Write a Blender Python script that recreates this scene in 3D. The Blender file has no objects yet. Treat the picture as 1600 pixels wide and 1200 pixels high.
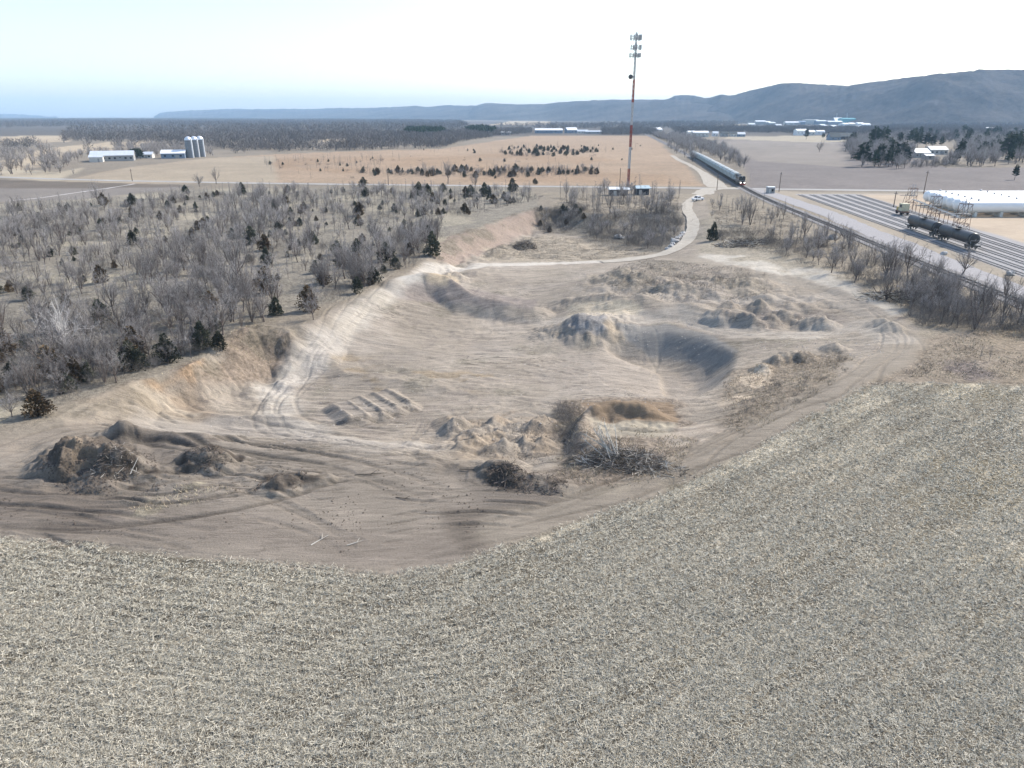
import bpy, math, random
import numpy as np
from math import radians, sin, cos, pi, atan, tan, sqrt
random.seed(5); rng = np.random.default_rng(5)
sc = bpy.context.scene
F = 1110.0; H = 33.0; TH = atan((600-181)/F)
CT, ST = cos(TH), sin(TH)
# ------------------------------------------------ surveying helpers: picture position + level -> place on the ground
def ray(px, py):
    a = (np.asarray(px, float)-800)/F; b = (600-np.asarray(py, float))/F
    return a, CT+b*ST, -ST+b*CT
def P(px, py, z=0.0):
    dx, dy, dz = ray(px, py); t = (z-H)/dz
    return dx*t, dy*t
def scale_at(x, y, z=0.0):                      # photo pixels per metre
    return F/(y*CT+(H-z)*ST)
# ------------------------------------------------ value noise
def _h(ix, iy, s):
    n = (ix*374761393 + iy*668265263 + s*2147483647) & 0xffffffff
    n = ((n ^ (n >> 13))*1274126177) & 0xffffffff
    return ((n ^ (n >> 16)) & 0xffff)/65535.0
def vn(x, y, sc_, seed=0):
    x = np.asarray(x, float)/sc_; y = np.asarray(y, float)/sc_
    ix = np.floor(x).astype(np.int64); iy = np.floor(y).astype(np.int64)
    fx = x-ix; fy = y-iy; fx = fx*fx*(3-2*fx); fy = fy*fy*(3-2*fy)
    a = _h(ix, iy, seed); b = _h(ix+1, iy, seed); c = _h(ix, iy+1, seed); d = _h(ix+1, iy+1, seed)
    return (a+(b-a)*fx)*(1-fy)+(c+(d-c)*fx)*fy
def fbm(x, y, s, o=4, seed=0):
    r = 0; a = 1; t = 0
    for k in range(o):
        r = r+a*vn(x+k*17.3, y-k*9.1, s/2**k, seed+k*7); t += a; a *= .5
    return r/t-.5
def smooth(t):
    t = np.clip(t, 0, 1); return t*t*(3-2*t)
# ------------------------------------------------ terrain grid: a fan, finer where the land is near
ys = list(np.arange(-24, 24, 4.0))
rows = []
for q in np.arange(1440, 183.2, -1.25):
    rows.append(float(P(800, q)[1]))
rows = [r for r in rows if r > 22]
step = rows[-1]-rows[-2]
rows = [r for r in rows if r < 14500]+[15000.]
YS = np.array(ys+rows)
ui = np.linspace(-.80, .80, 1180)
UO = np.array([.83, .87, .92, .98, 1.04, 1.12])
US = np.concatenate([-UO[::-1], ui, UO])
U0 = 14.0
GX = US[None, :]*(YS[:, None]+30); GY = np.repeat(YS[:, None], len(US), 1)
NR, NC = GX.shape
def rowsl(y0, y1):
    return slice(max(0, np.searchsorted(YS, y0)-1), min(NR, np.searchsorted(YS, y1)+1))
def colsl(x0, x1, y0, y1):
    us = [x0/(max(y0, -20)+30), x0/(y1+30), x1/(max(y0, -20)+30), x1/(y1+30)]
    return slice(max(0, np.searchsorted(US, min(us))-1), min(NC, np.searchsorted(US, max(us))+1))
def win(x0, x1, y0, y1):
    return rowsl(y0, y1), colsl(x0, x1, y0, y1)
def polydist(X, Y, pts, w=None, closed=True):
    """unsigned distance to the polyline, interpolated value w there, and inside flag"""
    n = len(pts); best = np.full(X.shape, 1e18); wv = np.zeros(X.shape); ins = np.zeros(X.shape, bool)
    for i in range(n if closed else n-1):
        ax, ay = pts[i][:2]; bx, by = pts[(i+1) % n][:2]
        ex, ey = bx-ax, by-ay; L = ex*ex+ey*ey+1e-9
        t = np.clip(((X-ax)*ex+(Y-ay)*ey)/L, 0, 1)
        d = (X-ax-t*ex)**2+(Y-ay-t*ey)**2
        m = d < best; best = np.where(m, d, best)
        if w is not None: wv = np.where(m, w[i]+(w[(i+1) % n]-w[i])*t, wv)
        if closed:
            c = (ay > Y) != (by > Y)
            with np.errstate(divide='ignore', invalid='ignore'):
                xi = ax+(Y-ay)*ex/(ey if abs(ey) > 1e-9 else 1e-9)
            ins ^= c & (X < xi)
    return np.sqrt(best), wv, ins
Z = np.zeros((NR, NC))
# --- floor levels of the pit: thin plate spline through surveyed spots
CP = [(250,640,-3),(300,655,-4.5),(380,620,-5),(430,600,-5),(470,560,-4.5),(520,515,-2.2),(560,490,-1.2),(600,458,-.8),(640,434,-.8),(680,425,-2.2),
(500,600,-5),(560,560,-4.8),(640,520,-4.6),(600,495,-2.8),(700,500,-4.6),(800,500,-4.8),(700,560,-5),(850,540,-5),(800,590,-5),(900,600,-5.2),(950,560,-5.2),(700,620,-5),
(600,620,-5),(500,640,-5),(400,650,-5),(350,680,-4.2),(450,680,-4.2),(550,690,-4.2),(640,690,-4.2),(630,720,-2.6),(500,720,-2.2),(300,690,-2.6),(700,680,-4),(800,650,-4.5),
(850,700,-3),(740,440,-2.9),(820,440,-2.9),(900,450,-2.5),(760,418,-3),(850,412,-3.2),(950,408,-3),(1020,402,-2.6),(1060,385,-2),(1085,350,-1),(1075,320,-.3),
(760,395,-4.8),(850,390,-5),(950,395,-4.6),(1000,385,-4.6),(850,375,-5),(950,375,-5),(930,470,-1.5),(1000,480,-2),(1080,480,-1.8),(1150,500,-2),(1250,510,-2),
(1150,440,-1.5),(1230,450,-1.2),(1300,470,-1.2),(1380,500,-.8),(1180,530,-2),(1200,560,-2.5),(1250,580,-2),(1050,560,-4.5),(1100,600,-4.2),(1150,590,-2.5),
(1120,640,-3.5),(1180,640,-1.8),(1050,700,-1.5),(1080,660,-2.5),(950,620,-3.5),(840,470,-4.2),(870,440,-2.6),(900,520,-4.6),(860,490,-4.6)]
cx = []; 
for a, b, z in CP:
    x, y = P(a, b, z); cx.append((x, y, z))
cx = np.array(cx)
def tpsk(r2): return r2*np.log(r2+1e-6)
n = len(cx)
K = tpsk((cx[:, None, 0]-cx[None, :, 0])**2+(cx[:, None, 1]-cx[None, :, 1])**2)
K += np.eye(n)*60
A = np.zeros((n+3, n+3)); A[:n, :n] = K; A[:n, n] = 1; A[:n, n+1:] = cx[:, :2]; A[n, :n] = 1; A[n+1:, :n] = cx[:, :2].T
sol = np.linalg.solve(A, np.concatenate([cx[:, 2], np.zeros(3)]))
def floorz(X, Y):
    r = sol[n]+sol[n+1]*X+sol[n+2]*Y
    for i in range(n): r = r+sol[i]*tpsk((X-cx[i, 0])**2+(Y-cx[i, 1])**2)
    return np.clip(r, -5.6, 0)
def W(pts):
    """(px,py,z) -> world"""
    return [(float(P(p[0], p[1], p[2])[0]), float(P(p[0], p[1], p[2])[1])) for p in pts]
PIT = [(100,650,5),(150,622,7),(219,597,3.2),(294,573,3.6),(345,543,7),(388,508,12),(455,520,8),(490,503,6),(530,478,4),(575,462,3),(640,425,4),(672,400,6),(700,372,9),
(760,350,9),(800,338,9),(840,325,9),(880,322,9),(930,335,14),(1000,330,16),(1050,325,10),(1068,312,4),(1095,300,4),(1105,315,4),(1110,340,5),(1110,362,6),(1180,372,8),
(1230,390,8),(1290,418,8),(1350,455,10),(1420,500,14),(1440,540,10),(1380,575,10),(1300,630,14),(1200,690,14),(1120,735,12),(1050,765,10),(900,775,14),(750,765,16),
(600,745,18),(450,715,16),(300,700,12),(180,690,10),(100,665,6)]
PITW = W([(a, b, 0) for a, b, c in PIT])
def bbox(pts, m=0):
    xs = [p[0] for p in pts]; yy = [p[1] for p in pts]
    return min(xs)-m, max(xs)+m, min(yy)-m, max(yy)+m
w_ = win(*bbox(PITW, 2)); X, Y = GX[w_], GY[w_]
nz = fbm(X, Y, 9, 3, 3)
d, wv, ins = polydist(X, Y, PITW, [c for _, _, c in PIT])
s = np.where(ins, d, -d)+nz*3.2
k = np.clip(s/(wv), 0, 1); k = np.where(wv > 8, smooth(k), k**.85)
k = np.where(ins | (s > 0), k, 0)
Z[w_] = floorz(X, Y)*k
PK = np.zeros_like(Z); PK[w_] = k                      # pit mask
# gentle swells on the plain, dunes in the left wood
x0, x1, y0, y1 = -420, 60, 85, 330
w_ = win(x0, x1, y0, y1); X, Y = GX[w_], GY[w_]
WOODZ = [(0,470,0),(0,655,0),(110,632,0),(250,582,0),(420,505,0),(560,460,0),(690,372,0),(840,320,0),(820,300,0),(300,305,0),(0,330,0),(-400,330,0),(-400,470,0)]
d, _, ins = polydist(X, Y, W(WOODZ))
Z[w_] += np.where(ins, smooth(d/15), 0)*(fbm(X, Y, 26, 4, 41)*2.6+fbm(X, Y, 6, 2, 44)*.4)
near = smooth((260-GY)/120)
def poly_level(pts, target, add=False, jit=1.0, p=1.0, blur=2):
    """pts (px,py,z,width): inside goes to target level over the width"""
    wp = W(pts); w_ = win(*bbox(wp, 1)); X, Y = GX[w_], GY[w_]
    d, wv, ins = polydist(X, Y, wp, [q[3] for q in pts])
    s = d*ins+fbm(X, Y, 5, 3, 9)*jit
    k = np.where(ins, smooth(np.clip(s/wv, 0, 1)**p), 0)
    for _ in range(blur):
        k[1:-1] = (k[:-2]+2*k[1:-1]+k[2:])/4; k[:, 1:-1] = (k[:, :-2]+2*k[:, 1:-1]+k[:, 2:])/4
    Z[w_] = Z[w_]+(target*k if add else (target-Z[w_])*k)
def mound(px, py, z, h, rx, ry=None, ang=0, p=1.3, rough=.25, seed=1):
    ry = ry or rx; x, y = P(px, py, z); R = max(rx, ry)*1.4
    w_ = win(x-R, x+R, y-R, y+R); X, Y = GX[w_], GY[w_]
    c, s = cos(ang), sin(ang); u = ((X-x)*c+(Y-y)*s)/rx; v = (-(X-x)*s+(Y-y)*c)/ry
    r = np.sqrt(u*u+v*v)*(1+fbm(X, Y, 2.2, 3, seed)*rough*1.6)
    q = np.clip(1-r, 0, 1)
    Z[w_] += h*(q**p)*(1.0 if p >= 1 else 1)+h*.62*fbm(X, Y, 1.25, 4, seed+5)*smooth(q*3)
def ridge(pts, h, hw, rough=.2, cres=1.0, seed=2):
    wp = W(pts); w_ = win(*bbox(wp, hw*1.3)); X, Y = GX[w_], GY[w_]
    d, hv, _ = polydist(X, Y, wp, [q[3] if len(q) > 3 else 1 for q in pts], closed=False)
    d = d*(1+fbm(X, Y, 4, 3, seed)*rough*2)
    Z[w_] += h*hv*np.clip(1-d/hw, 0, 1)**cres
def rough(pts, amp, sc_, feather=5, seed=0, o=4, yst=1.0):
    wp = W(pts); w_ = win(*bbox(wp, 1)); X, Y = GX[w_], GY[w_]
    d, _, ins = polydist(X, Y, wp)
    Z[w_] += np.where(ins, smooth(d/feather), 0)*fbm(X, Y*yst, sc_, o, seed)*amp
# bowl with the grey bank
poly_level([(938,520,-3,3),(975,508,-2,5.5),(1040,506,-2,7.5),(1100,518,-2,8.5),(1156,546,-2,7),(1146,575,-2.5,6),(1130,600,-3.5,7),(1095,622,-4,9),(1030,628,-4.5,14),(980,616,-4.8,16),(930,590,-5,20),(925,550,-4.8,16)], -7.6, p=.75, jit=.3, blur=5)
# berm in front of the bench
ridge([(628,455,-1.6,.5),(660,442,-.6,1),(695,438,0,1.1),(735,457,-1,.9),(790,468,-1.6,.8),(832,474,-2,.6)], 3.6, 4.8, cres=.85, seed=21)
mound(712,424,-.8,1.6,5,3.5); mound(745,417,-1,1.0,4,2.5,seed=8)
# sand and gravel hill
mound(905,482,0,1.7,10,8,seed=3); mound(940,476,.5,1.7,9,7,seed=4); mound(925,500,-1.2,1.6,7,6,seed=61)
mound(880,500,-2,1.2,8,5,seed=62); mound(1010,430,0,2.4,9,6,seed=63); mound(970,420,0,1.4,8,5,seed=64); mound(1060,448,-.3,2.0,10,5,seed=65)
mound(1110,440,-.2,2.0,8,5,seed=66); mound(1165,440,-.2,1.4,9,5,seed=67); mound(880,455,-.8,1.0,7,4,seed=68)
ridge([(930,455,0,.6),(1010,462,0,1),(1080,470,0,1),(1120,480,0,.7)], 1.6, 6, seed=22)
for i, (a, b, r) in enumerate([(1128,487,3.6),(1160,492,3.2),(1180,496,2.6),(1206,491,3.4),(1236,485,3.4),(1262,496,3.4),(1288,500,3.4),(1140,472,2.6),(1185,474,2.8)]):
    mound(a, b, -.3, 1.9, r, r*.9, p=1.05, rough=.35, seed=30+i)
for i, (a, b, r) in enumerate([(1215,552,2.6),(1235,548,2.4),(1260,550,2.2),(1305,540,2.6),(1195,562,2.2),(1390,520,3),(1375,512,3)]):
    mound(a, b, -.8, 1.3, r, r, p=1.1, rough=.35, seed=50+i)
# gravel windrows
for a, b in [((522,634),(548,656)),((543,628),(572,653)),((563,621),(598,648)),((584,615),(620,640)),((605,609),(641,633))]:
    ridge([(a[0], a[1], -4.4, .8), (b[0], b[1], -4.4, 1)], 1.25, 1.7, rough=.1)
ridge([(318,650,-4.4,.7),(370,656,-4.4,1),(430,652,-4.4,1),(475,657,-4.4,.5)], 1.0, 2.2, rough=.2)
ridge([(510,560,-4.6,.5),(540,585,-4.6,1),(620,595,-4.6,1),(700,608,-4.8,.8),(770,600,-4.8,.4)], .8, 3.5, rough=.5, seed=77)
for i, (a, b) in enumerate([(720,655),(745,668),(775,650),(800,662),(830,668),(770,684),(815,690),(845,700),(790,708),(850,660),(740,700)]):
    mound(a, b, -2.8, 1.5, 3.6, 2.2, .6, seed=90+i)
# shallow slope of ruts
ridge([(700,650,-3.6,1),(712,672,-3.6,1)], 1.0, 2.2)
# the grassy hill with its cut
poly_level([(880,626,-.5,5),(920,611,-.5,4),(1000,611,-.5,4),(1056,620,-.5,6),(1092,655,-.5,9),(1080,700,0,10),(1050,745,0,8),(1000,768,0,6),(930,768,0,5),(893,738,0,3),(878,690,0,3.2),(872,650,0,3.2)], -.3, jit=1.6)
poly_level([(913,632,-.2,1.4),(950,627,-.1,2.4),(985,628,-.1,2.2),(1012,629,-.1,2.2),(1044,634,-.1,2.4),(1066,650,-.3,2),(1066,690,0,5),(990,690,0,6),(905,690,0,6),(892,655,0,3.5)], -1.7, jit=.5, p=.8)
rough([(905,618,0),(1062,622,0),(1070,670,-1),(920,670,-1)], 1.3, 2.0, 2, 221)
rough([(868,640,0),(900,632,0),(912,740,0),(878,745,0)], 1.5, 2.2, 1.5, 222)
# soil heaps on the near side
mound(125,686,2.6,2.9,6.2,5.4,p=1.25,rough=.2,seed=101); mound(95,712,1.5,1.2,4,3,seed=102)
mound(172,716,1.5,1.6,3.9,3.0,p=1.0,rough=.5,seed=103); mound(205,722,1.2,1.4,3.6,2.4,p=.9,rough=.5,seed=104); mound(150,750,.6,.8,3.6,1.6,rough=.5,seed=105)
mound(318,704,1.4,1.8,3.6,2.8,p=1.0,rough=.4,seed=106); mound(350,722,.6,.9,3.0,2.0,rough=.5,seed=107)
mound(430,752,.8,1.1,2.6,1.6,p=.8,rough=.4,seed=108); mound(470,742,.8,1.0,3.2,1.3,.3,p=.8,rough=.4,seed=109)
mound(188,668,1,1.7,3.4,2.2,rough=.4,seed=110); mound(215,674,.6,.8,2.6,1.6,seed=111)
mound(787,738,.2,1.3,3.2,2.4,p=1.0,rough=.5,seed=112); mound(835,752,.1,.9,4.0,1.8,-.1,p=.8,rough=.5,seed=113); mound(760,735,0,.7,3,1.2,seed=114)
ridge([(235,672,.4,.6),(270,680,.2,1),(320,684,0,.9),(370,690,-1,.5)], .9, 1.5, rough=.5, seed=115)
mound(820,378,-3.5,1.8,4.5,4,p=.8,rough=.5,seed=116); mound(790,392,-4,1.2,8,4,seed=117)
mound(392,512,1.2,1.3,8,6,seed=118); mound(350,535,1,1.0,7,4,seed=119)
# roughness where the ground is churned
rough([(900,415,0),(1000,400,0),(1200,420,0),(1330,480,0),(1320,530,0),(1190,500,0),(1100,475,0),(900,475,0)], 3.2, 8, 8, 201)
rough([(900,415,0),(1000,400,0),(1200,420,0),(1330,470,0),(1320,500,0),(1180,485,0),(1100,470,0),(900,470,0)], 1.6, 3, 4, 211)
rough([(760,385,-4),(850,365,-4),(1040,380,-4),(1000,405,-4),(740,410,-4)], 1.5, 5, 4, 202)
rough([(1110,400,0),(1300,420,0),(1420,500,0),(1330,480,0),(1100,420,0)], .9, 6, 4, 203)
rough([(1110,640,0),(1190,560,0),(1340,540,0),(1350,570,0),(1180,680,0)], 1.2, 5, 4, 204)
rough([(0,690,0),(240,660,0),(400,690,0),(520,730,0),(520,790,0),(300,800,0),(0,800,0)], 1.1, 3.5, 4, 205)
rough([(880,640,0),(1080,660,0),(1060,740,0),(900,760,0)], .9, 3, 3, 206)
rough([(200,600,0),(480,500,0),(500,520,0),(440,590,0),(300,640,-4)], 2.0, 3.5, 3, 207)
rough([(670,400,0),(840,330,0),(850,350,0),(700,420,0)], 3.0, 4, 4, 208)
rough([(560,700,-3),(700,650,-3),(870,640,-3),(880,750,0),(740,760,0),(600,740,0)], 1.5, 3.0, 4, 213)
rough([(100,640,0),(219,597,0),(300,575,0),(300,650,-4),(130,660,0)], 1.3, 2.6, 3, 214)
rough([(530,540,-4),(800,580,-4),(800,620,-4),(560,610,-4)], .7, 3, 4, 209, yst=2.2)
Z += (fbm(GX, GY, 2.0, 3, 77)*.16+np.maximum(0, fbm(GX, GY, 1.5, 4, 79)+.02)*.5*smooth(fbm(GX, GY, 11, 3, 80)*8+.2))*PK*near
# tyre ruts
rutm = np.zeros_like(Z)
def rut(pts, z, wid=.38, dep=.16, off=0., seed=0, L=None):
    w = W([(a, b, z) for a, b in pts]); q = []
    for i in range(len(w)-1):
        (ax, ay), (bx, by) = w[i], w[i+1]; m = max(2, int(math.hypot(bx-ax, by-ay)/2.5))
        for j in range(m): q.append((ax+(bx-ax)*j/m, ay+(by-ay)*j/m))
    q.append(w[-1]); q = np.array(q)
    for _ in range(4):
        q[1:-1] = (q[:-2]+q[1:-1]*2+q[2:])/4
    tg = np.gradient(q, axis=0); tg /= np.linalg.norm(tg, axis=1)[:, None]+1e-9
    nn = np.stack([-tg[:, 1], tg[:, 0]], 1)
    o = off+np.array([float(fbm(a*1.0, b*1.0, 14, 2, seed))*4 for a, b in q])
    q = q+nn*o[:, None]
    d0_ = dep
    for i in range(len(q)-1):
        dep = d0_*min(1, .15+i*.12, .15+(len(q)-2-i)*.12)*(.7+.6*float(vn(q[i,0],q[i,1],6,seed)))
        (ax, ay), (bx, by) = q[i], q[i+1]; m = wid*2.6
        w_ = win(min(ax, bx)-m, max(ax, bx)+m, min(ay, by)-m, max(ay, by)+m); X, Y = GX[w_], GY[w_]
        if X.size == 0: continue
        ex, ey = bx-ax, by-ay; t = np.clip(((X-ax)*ex+(Y-ay)*ey)/(ex*ex+ey*ey+1e-9), 0, 1)
        dd = np.hypot(X-ax-t*ex, Y-ay-t*ey)/wid
        rutm[w_] = np.minimum(rutm[w_], np.where(dd < 2.4, -np.exp(-dd*dd*1.4)+.55*np.exp(-(dd-1.45)**2*5), 0)*dep)
        rutm[w_] = np.where((dd > 1.0) & (dd < 2.2) & (rutm[w_] > -.02), np.maximum(rutm[w_], .5*dep*np.exp(-(dd-1.45)**2*6)), rutm[w_])
PA = [(-40,760),(120,775),(300,770),(420,740),(560,705),(640,690)]
PB = [(-30,735),(60,700),(150,668),(260,665),(420,690),(560,720),(700,760)]
PC = [(640,432),(590,465),(540,515),(480,565),(425,610),(440,660),(560,690)]
PD = [(840,560),(930,585),(1020,590),(1110,585)]
PE = [(560,868),(800,825),(1000,762),(1150,690),(1280,620),(1400,560),(1420,530),(1340,480),(1250,440),(1180,428),(1080,405),(1020,398)]
PF = [(850,505),(950,492),(1060,490),(1150,520),(1250,524),(1350,505),(1400,530)]
PG = [(660,505),(760,520),(850,508),(930,540)]
PH = [(700,640),(690,670),(660,710),(640,745)]
PI = [(380,782),(440,790),(500,815),(560,850)]
PJ = [(-40,798),(60,805),(160,818),(300,850)]
PKk = [(940,455),(1060,470),(1180,470),(1300,462),(1360,490)]
PL = [(620,560),(700,590),(800,600),(900,612),(1000,640)]
PM = [(980,520),(1020,560),(1000,600),(940,610)]
for k, (pp, z, nn_, dep) in enumerate([(PA,0,9,.24),(PB,0,8,.26),(PC,-3,6,.12),(PD,-7,8,.14),(PE,0,6,.12),(PF,-2,6,.14),(PG,-4.6,7,.14),(PH,-3,7,.2),(PI,0,3,.24),(PJ,0,5,.26),(PKk,-1.3,5,.16),(PL,-5,9,.16),(PM,-6,4,.1)]):
    for j in range(nn_): rut(pp, z, .3+.12*random.random(), dep*random.uniform(.5, 1.1), (j-(nn_-1)/2)*random.uniform(.9, 1.6), k*31+j*3)
for j in range(4, 26):                               # fan of tracks on the bowl floor
    a = -.9+j*.09; rut([(925,600-j*.5),(1010+30*cos(a), 596+j*1.6),(1125-abs(j-12)*1.5,574+j*2.3)], -5.8, .42, .42, 0, 400)
Z += rutm
# scrape lines left by dozer blades: contours of a slow noise, broken up in patches
def scrapes(pts, sp, phi, dep, seed, wid=.09, thr=.0, world=None, warp=9):
    global rutm
    wp = world or W(pts); w_ = win(*bbox(wp, 1)); X, Y = GX[w_], GY[w_]; d, _, ins = polydist(X, Y, wp)
    nn_ = (Y*cos(phi)-X*sin(phi)+fbm(X, Y, 34, 2, seed+1)*warp*2+fbm(X, Y, 7, 2, seed+4)*1.2)/sp+2.6*fbm(X, Y, 60, 1, seed+8); fr_ = np.abs(nn_-np.floor(nn_)-.5)
    m = np.where(ins, smooth(d/4), 0)*smooth((fbm(X, Y, 9, 3, seed+2)-thr)*8+.5)*smooth((230-Y)/60)
    ln = (-np.exp(-(fr_/wid)**2)+.7*np.exp(-((fr_-wid*2.2)/wid)**2))*dep*m
    Z[w_] += ln; rutm[w_] = np.minimum(rutm[w_], ln)
scrapes(None, 2.6, .1, .11, 701, world=PITW)
scrapes(None, 3.4, -.35, .13, 711, thr=.07, world=PITW)
scrapes(None, 2.1, .5, .08, 716, thr=.09, world=PITW)
NSZ = [(-200,730,0),(0,720,0),(240,700,0),(420,705,0),(560,725,0),(870,760,0),(960,775,0),(1080,740,0),(860,815,0),(770,845,0),(600,878,0),(300,850,0),(0,822,0),(-200,815,0)]
scrapes(NSZ, 2.2, -.12, .15, 721, thr=-.03, warp=6); scrapes(NSZ, 1.7, .3, .10, 731, thr=.06, warp=6)
# field clods and rows
FE = [(-160,822),(0,833),(150,848),(300,862),(450,878),(600,892),(690,884),(770,858),(860,825),(1000,775),(1100,735),(1200,685),(1300,625),(1352,598),(1600,598),(1800,598)]
FEW = W([(a, b, 0) for a, b in FE])
FPW = FEW+[(300, 40), (250, -40), (-250, -40), (-200, 40)]
FD, _, FI = polydist(GX, GY, FEW, closed=False)[0], 0, polydist(GX, GY, FPW)[2]
EDGE2, _, _ = polydist(GX, GY, FEW[6:14], closed=False)
DR = np.where(FI, np.minimum(FD, EDGE2+9999*(GX < -20)), 0)
Z += np.where(FI, fbm(GX, GY, 1.1, 3, 301)*.12+fbm(GX, GY, 12, 2, 302)*.5+np.sin(FD*2*pi/.76)*.025*smooth((70-GY)/30), 0)
def gz(x, y):
    x = np.asarray(x, float); y = np.asarray(y, float)
    i = np.clip(np.searchsorted(YS, y)-1, 0, NR-2); fy = np.clip((y-YS[i])/(YS[i+1]-YS[i]), 0, 1)
    u = x/(y+30.0); j = np.clip(np.searchsorted(US, u)-1, 0, NC-2); fu = np.clip((u-US[j])/(US[j+1]-US[j]), 0, 1)
    return (Z[i, j]*(1-fu)+Z[i, j+1]*fu)*(1-fy)+(Z[i+1, j]*(1-fu)+Z[i+1, j+1]*fu)*fy
def G(px, py):
    """where the line of sight through a picture point meets the land"""
    dx, dy, dz = [float(v) for v in ray(px, py)]
    if dz > -1e-4: dz = -1e-4
    t0 = (H-7)/-dz; t1 = (H+9)/-dz
    t = np.linspace(t0, t1, 260); z = H+dz*t; g = gz(dx*t, dy*t)
    m = np.nonzero(z <= g)[0]; k = m[0] if len(m) else 259
    return dx*t[k], dy*t[k], float(g[k])
def GW(pts): return [G(a, b)[:2] for a, b in pts]
# ------------------------------------------------ ground cover: what the land is made of
COL = np.empty((NR, NC, 3)); COL[:] = (.235, .20, .155)
MS = np.zeros((NR, NC)); MD = np.zeros((NR, NC)); MB = np.zeros((NR, NC))+.6       # stubble, bare dirt, scrub
def paint(pts, col, feather=2.0, jit=2.0, js=8, dirt=None, scrub=None, stub=None, amt=1.0, world=None, seed=500, patch=None):
    wp = world or GW(pts); w_ = win(*bbox(wp, feather+jit)); X, Y = GX[w_], GY[w_]
    if X.size == 0: return
    d, _, ins = polydist(X, Y, wp)
    s = np.where(ins, d, -d)+(fbm(X, Y, js, 4, seed)*2*jit if jit else 0)
    k = smooth(s/feather+.5)*amt
    if patch: k = k*smooth((fbm(X, Y, patch[0], 4, seed+3)+patch[1])*patch[2])
    COL[w_] += (np.array(col)-COL[w_])*k[..., None]
    for M, v in ((MD, dirt), (MB, scrub), (MS, stub)):
        if v is not None: M[w_] += (v-M[w_])*k
def path(pts, wid, col, z=None, amt=1.0, feather=1.0, dirt=.7, scrub=0, jit=.6, seed=600):
    wp = GW(pts); w_ = win(*bbox(wp, wid+2)); X, Y = GX[w_], GY[w_]
    d, _, _ = polydist(X, Y, wp, closed=False)
    k = smooth((wid/2-d+fbm(X, Y, 3, 3, seed)*2*jit)/feather+.5)*amt
    COL[w_] += (np.array(col)-COL[w_])*k[..., None]; MD[w_] += (dirt-MD[w_])*k; MB[w_] += (scrub-MB[w_])*k
SAND = (.278, .238, .19); LIGHT = (.43, .39, .33); SOIL = (.180, .153, .125); ORANGE = (.25, .193, .138); GREY = (.22, .205, .195)
TAN = (.36, .28, .195)
# far plain
paint([(-300,213),(1900,213),(1900,190),(-300,190)], (.13,.115,.10), 30, 60, 300, scrub=.8)
for q in [[(0,213),(110,211),(112,222),(0,224)],[(70,232),(170,222),(245,221),(245,231),(130,238),(30,246)],[(0,252),(60,236),(120,236),(60,262),(0,268)],[(500,217),(590,216),(590,222),(500,222)],[(800,189),(860,189),(860,196),(760,196)],[(1120,194),(1180,194),(1180,198),(1120,198)],[(1280,190),(1420,187),(1420,193),(1280,194)],[(1560,204),(1640,203),(1640,208),(1560,209)],[(470,196),(600,194),(600,197),(470,199)]]:
    paint(q, (.42,.34,.24), 8, 5, 60, scrub=.3)
paint([(90,284),(200,262),(330,247),(430,241),(560,236),(690,233),(760,222),(830,212),(1015,212),(1050,240),(1100,291),(800,290),(400,286),(130,287)], (.33,.245,.17), 6, 4, 60, scrub=.8)
paint([(400,246),(800,240),(1000,250),(1080,288),(700,284),(420,262)], (.31,.22,.145), 14, 14, 60, scrub=.8, patch=(60,.05,5))
paint([(90,284),(200,262),(330,247),(430,243),(430,285),(130,287)], (.34,.28,.205), 6, 4, 60, scrub=.5)
paint([(0,262),(90,270),(130,262),(90,284),(0,277)], (.40,.34,.25), 6, 4, 60, scrub=.4)
paint([(-200,282),(0,282),(280,289),(300,293),(120,312),(0,316),(-200,316)], (.21,.185,.16), 4, 2, 30, scrub=.3)
paint([(-200,282),(0,281),(285,289),(300,292),(100,295),(-200,292)], (.15,.125,.10), 2, 1, 30, scrub=.3)
paint([(1115,219),(1250,213),(1310,218),(1400,240),(1480,262),(1900,262),(1900,300),(1230,297),(1170,297),(1165,262)], (.185,.162,.148), 5, 2, 60, scrub=.6, dirt=.25)
paint([(1120,221),(1240,216),(1300,219),(1330,238),(1330,262),(1180,252)], (.235,.205,.175), 10, 6, 80, scrub=.2)
paint([(1140,213),(1300,212),(1330,222),(1250,222),(1130,217)], (.36,.31,.23), 4, 3, 40, scrub=.3)
# rail yard and plant
paint([(1165,294),(1260,301),(1900,303),(1900,560),(1600,500),(1500,452),(1300,365),(1200,318)], (.31,.265,.205), 3, 1.5, 15, scrub=.35, dirt=.2)
paint([(1240,303),(1420,304),(1600,368),(1900,480),(1900,538),(1600,434),(1500,397),(1420,366),(1330,333),(1252,306)], (.33,.315,.305), 1.5, .8, 10, scrub=0, dirt=.3)
paint([(1340,304),(1900,303),(1900,480),(1640,395),(1600,380),(1480,344),(1400,320)], (.43,.345,.255), 3, 1.5, 15, scrub=.05, dirt=.4)
# wood floor
paint([(-400,330),(0,318),(120,312),(310,295),(830,293),(840,322),(690,385),(560,462),(420,505),(250,585),(110,635),(0,662),(-400,700)], (.225,.20,.16), 5, 4, 20, scrub=.9, dirt=0)
paint([(-400,330),(0,318),(120,312),(310,295),(830,293),(840,322),(690,385),(560,462),(420,505),(250,585),(110,635),(0,662),(-400,700)], (.34,.30,.225), 5, 2, 14, scrub=.7, amt=.8, patch=(22,-.02,6), seed=515)
paint([(840,300),(1230,306),(1420,400),(1600,470),(1700,560),(1440,560),(1300,440),(1110,375),(1060,400),(930,345),(870,322)], (.265,.225,.17), 4, 3, 10, scrub=.8, dirt=0)
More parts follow.
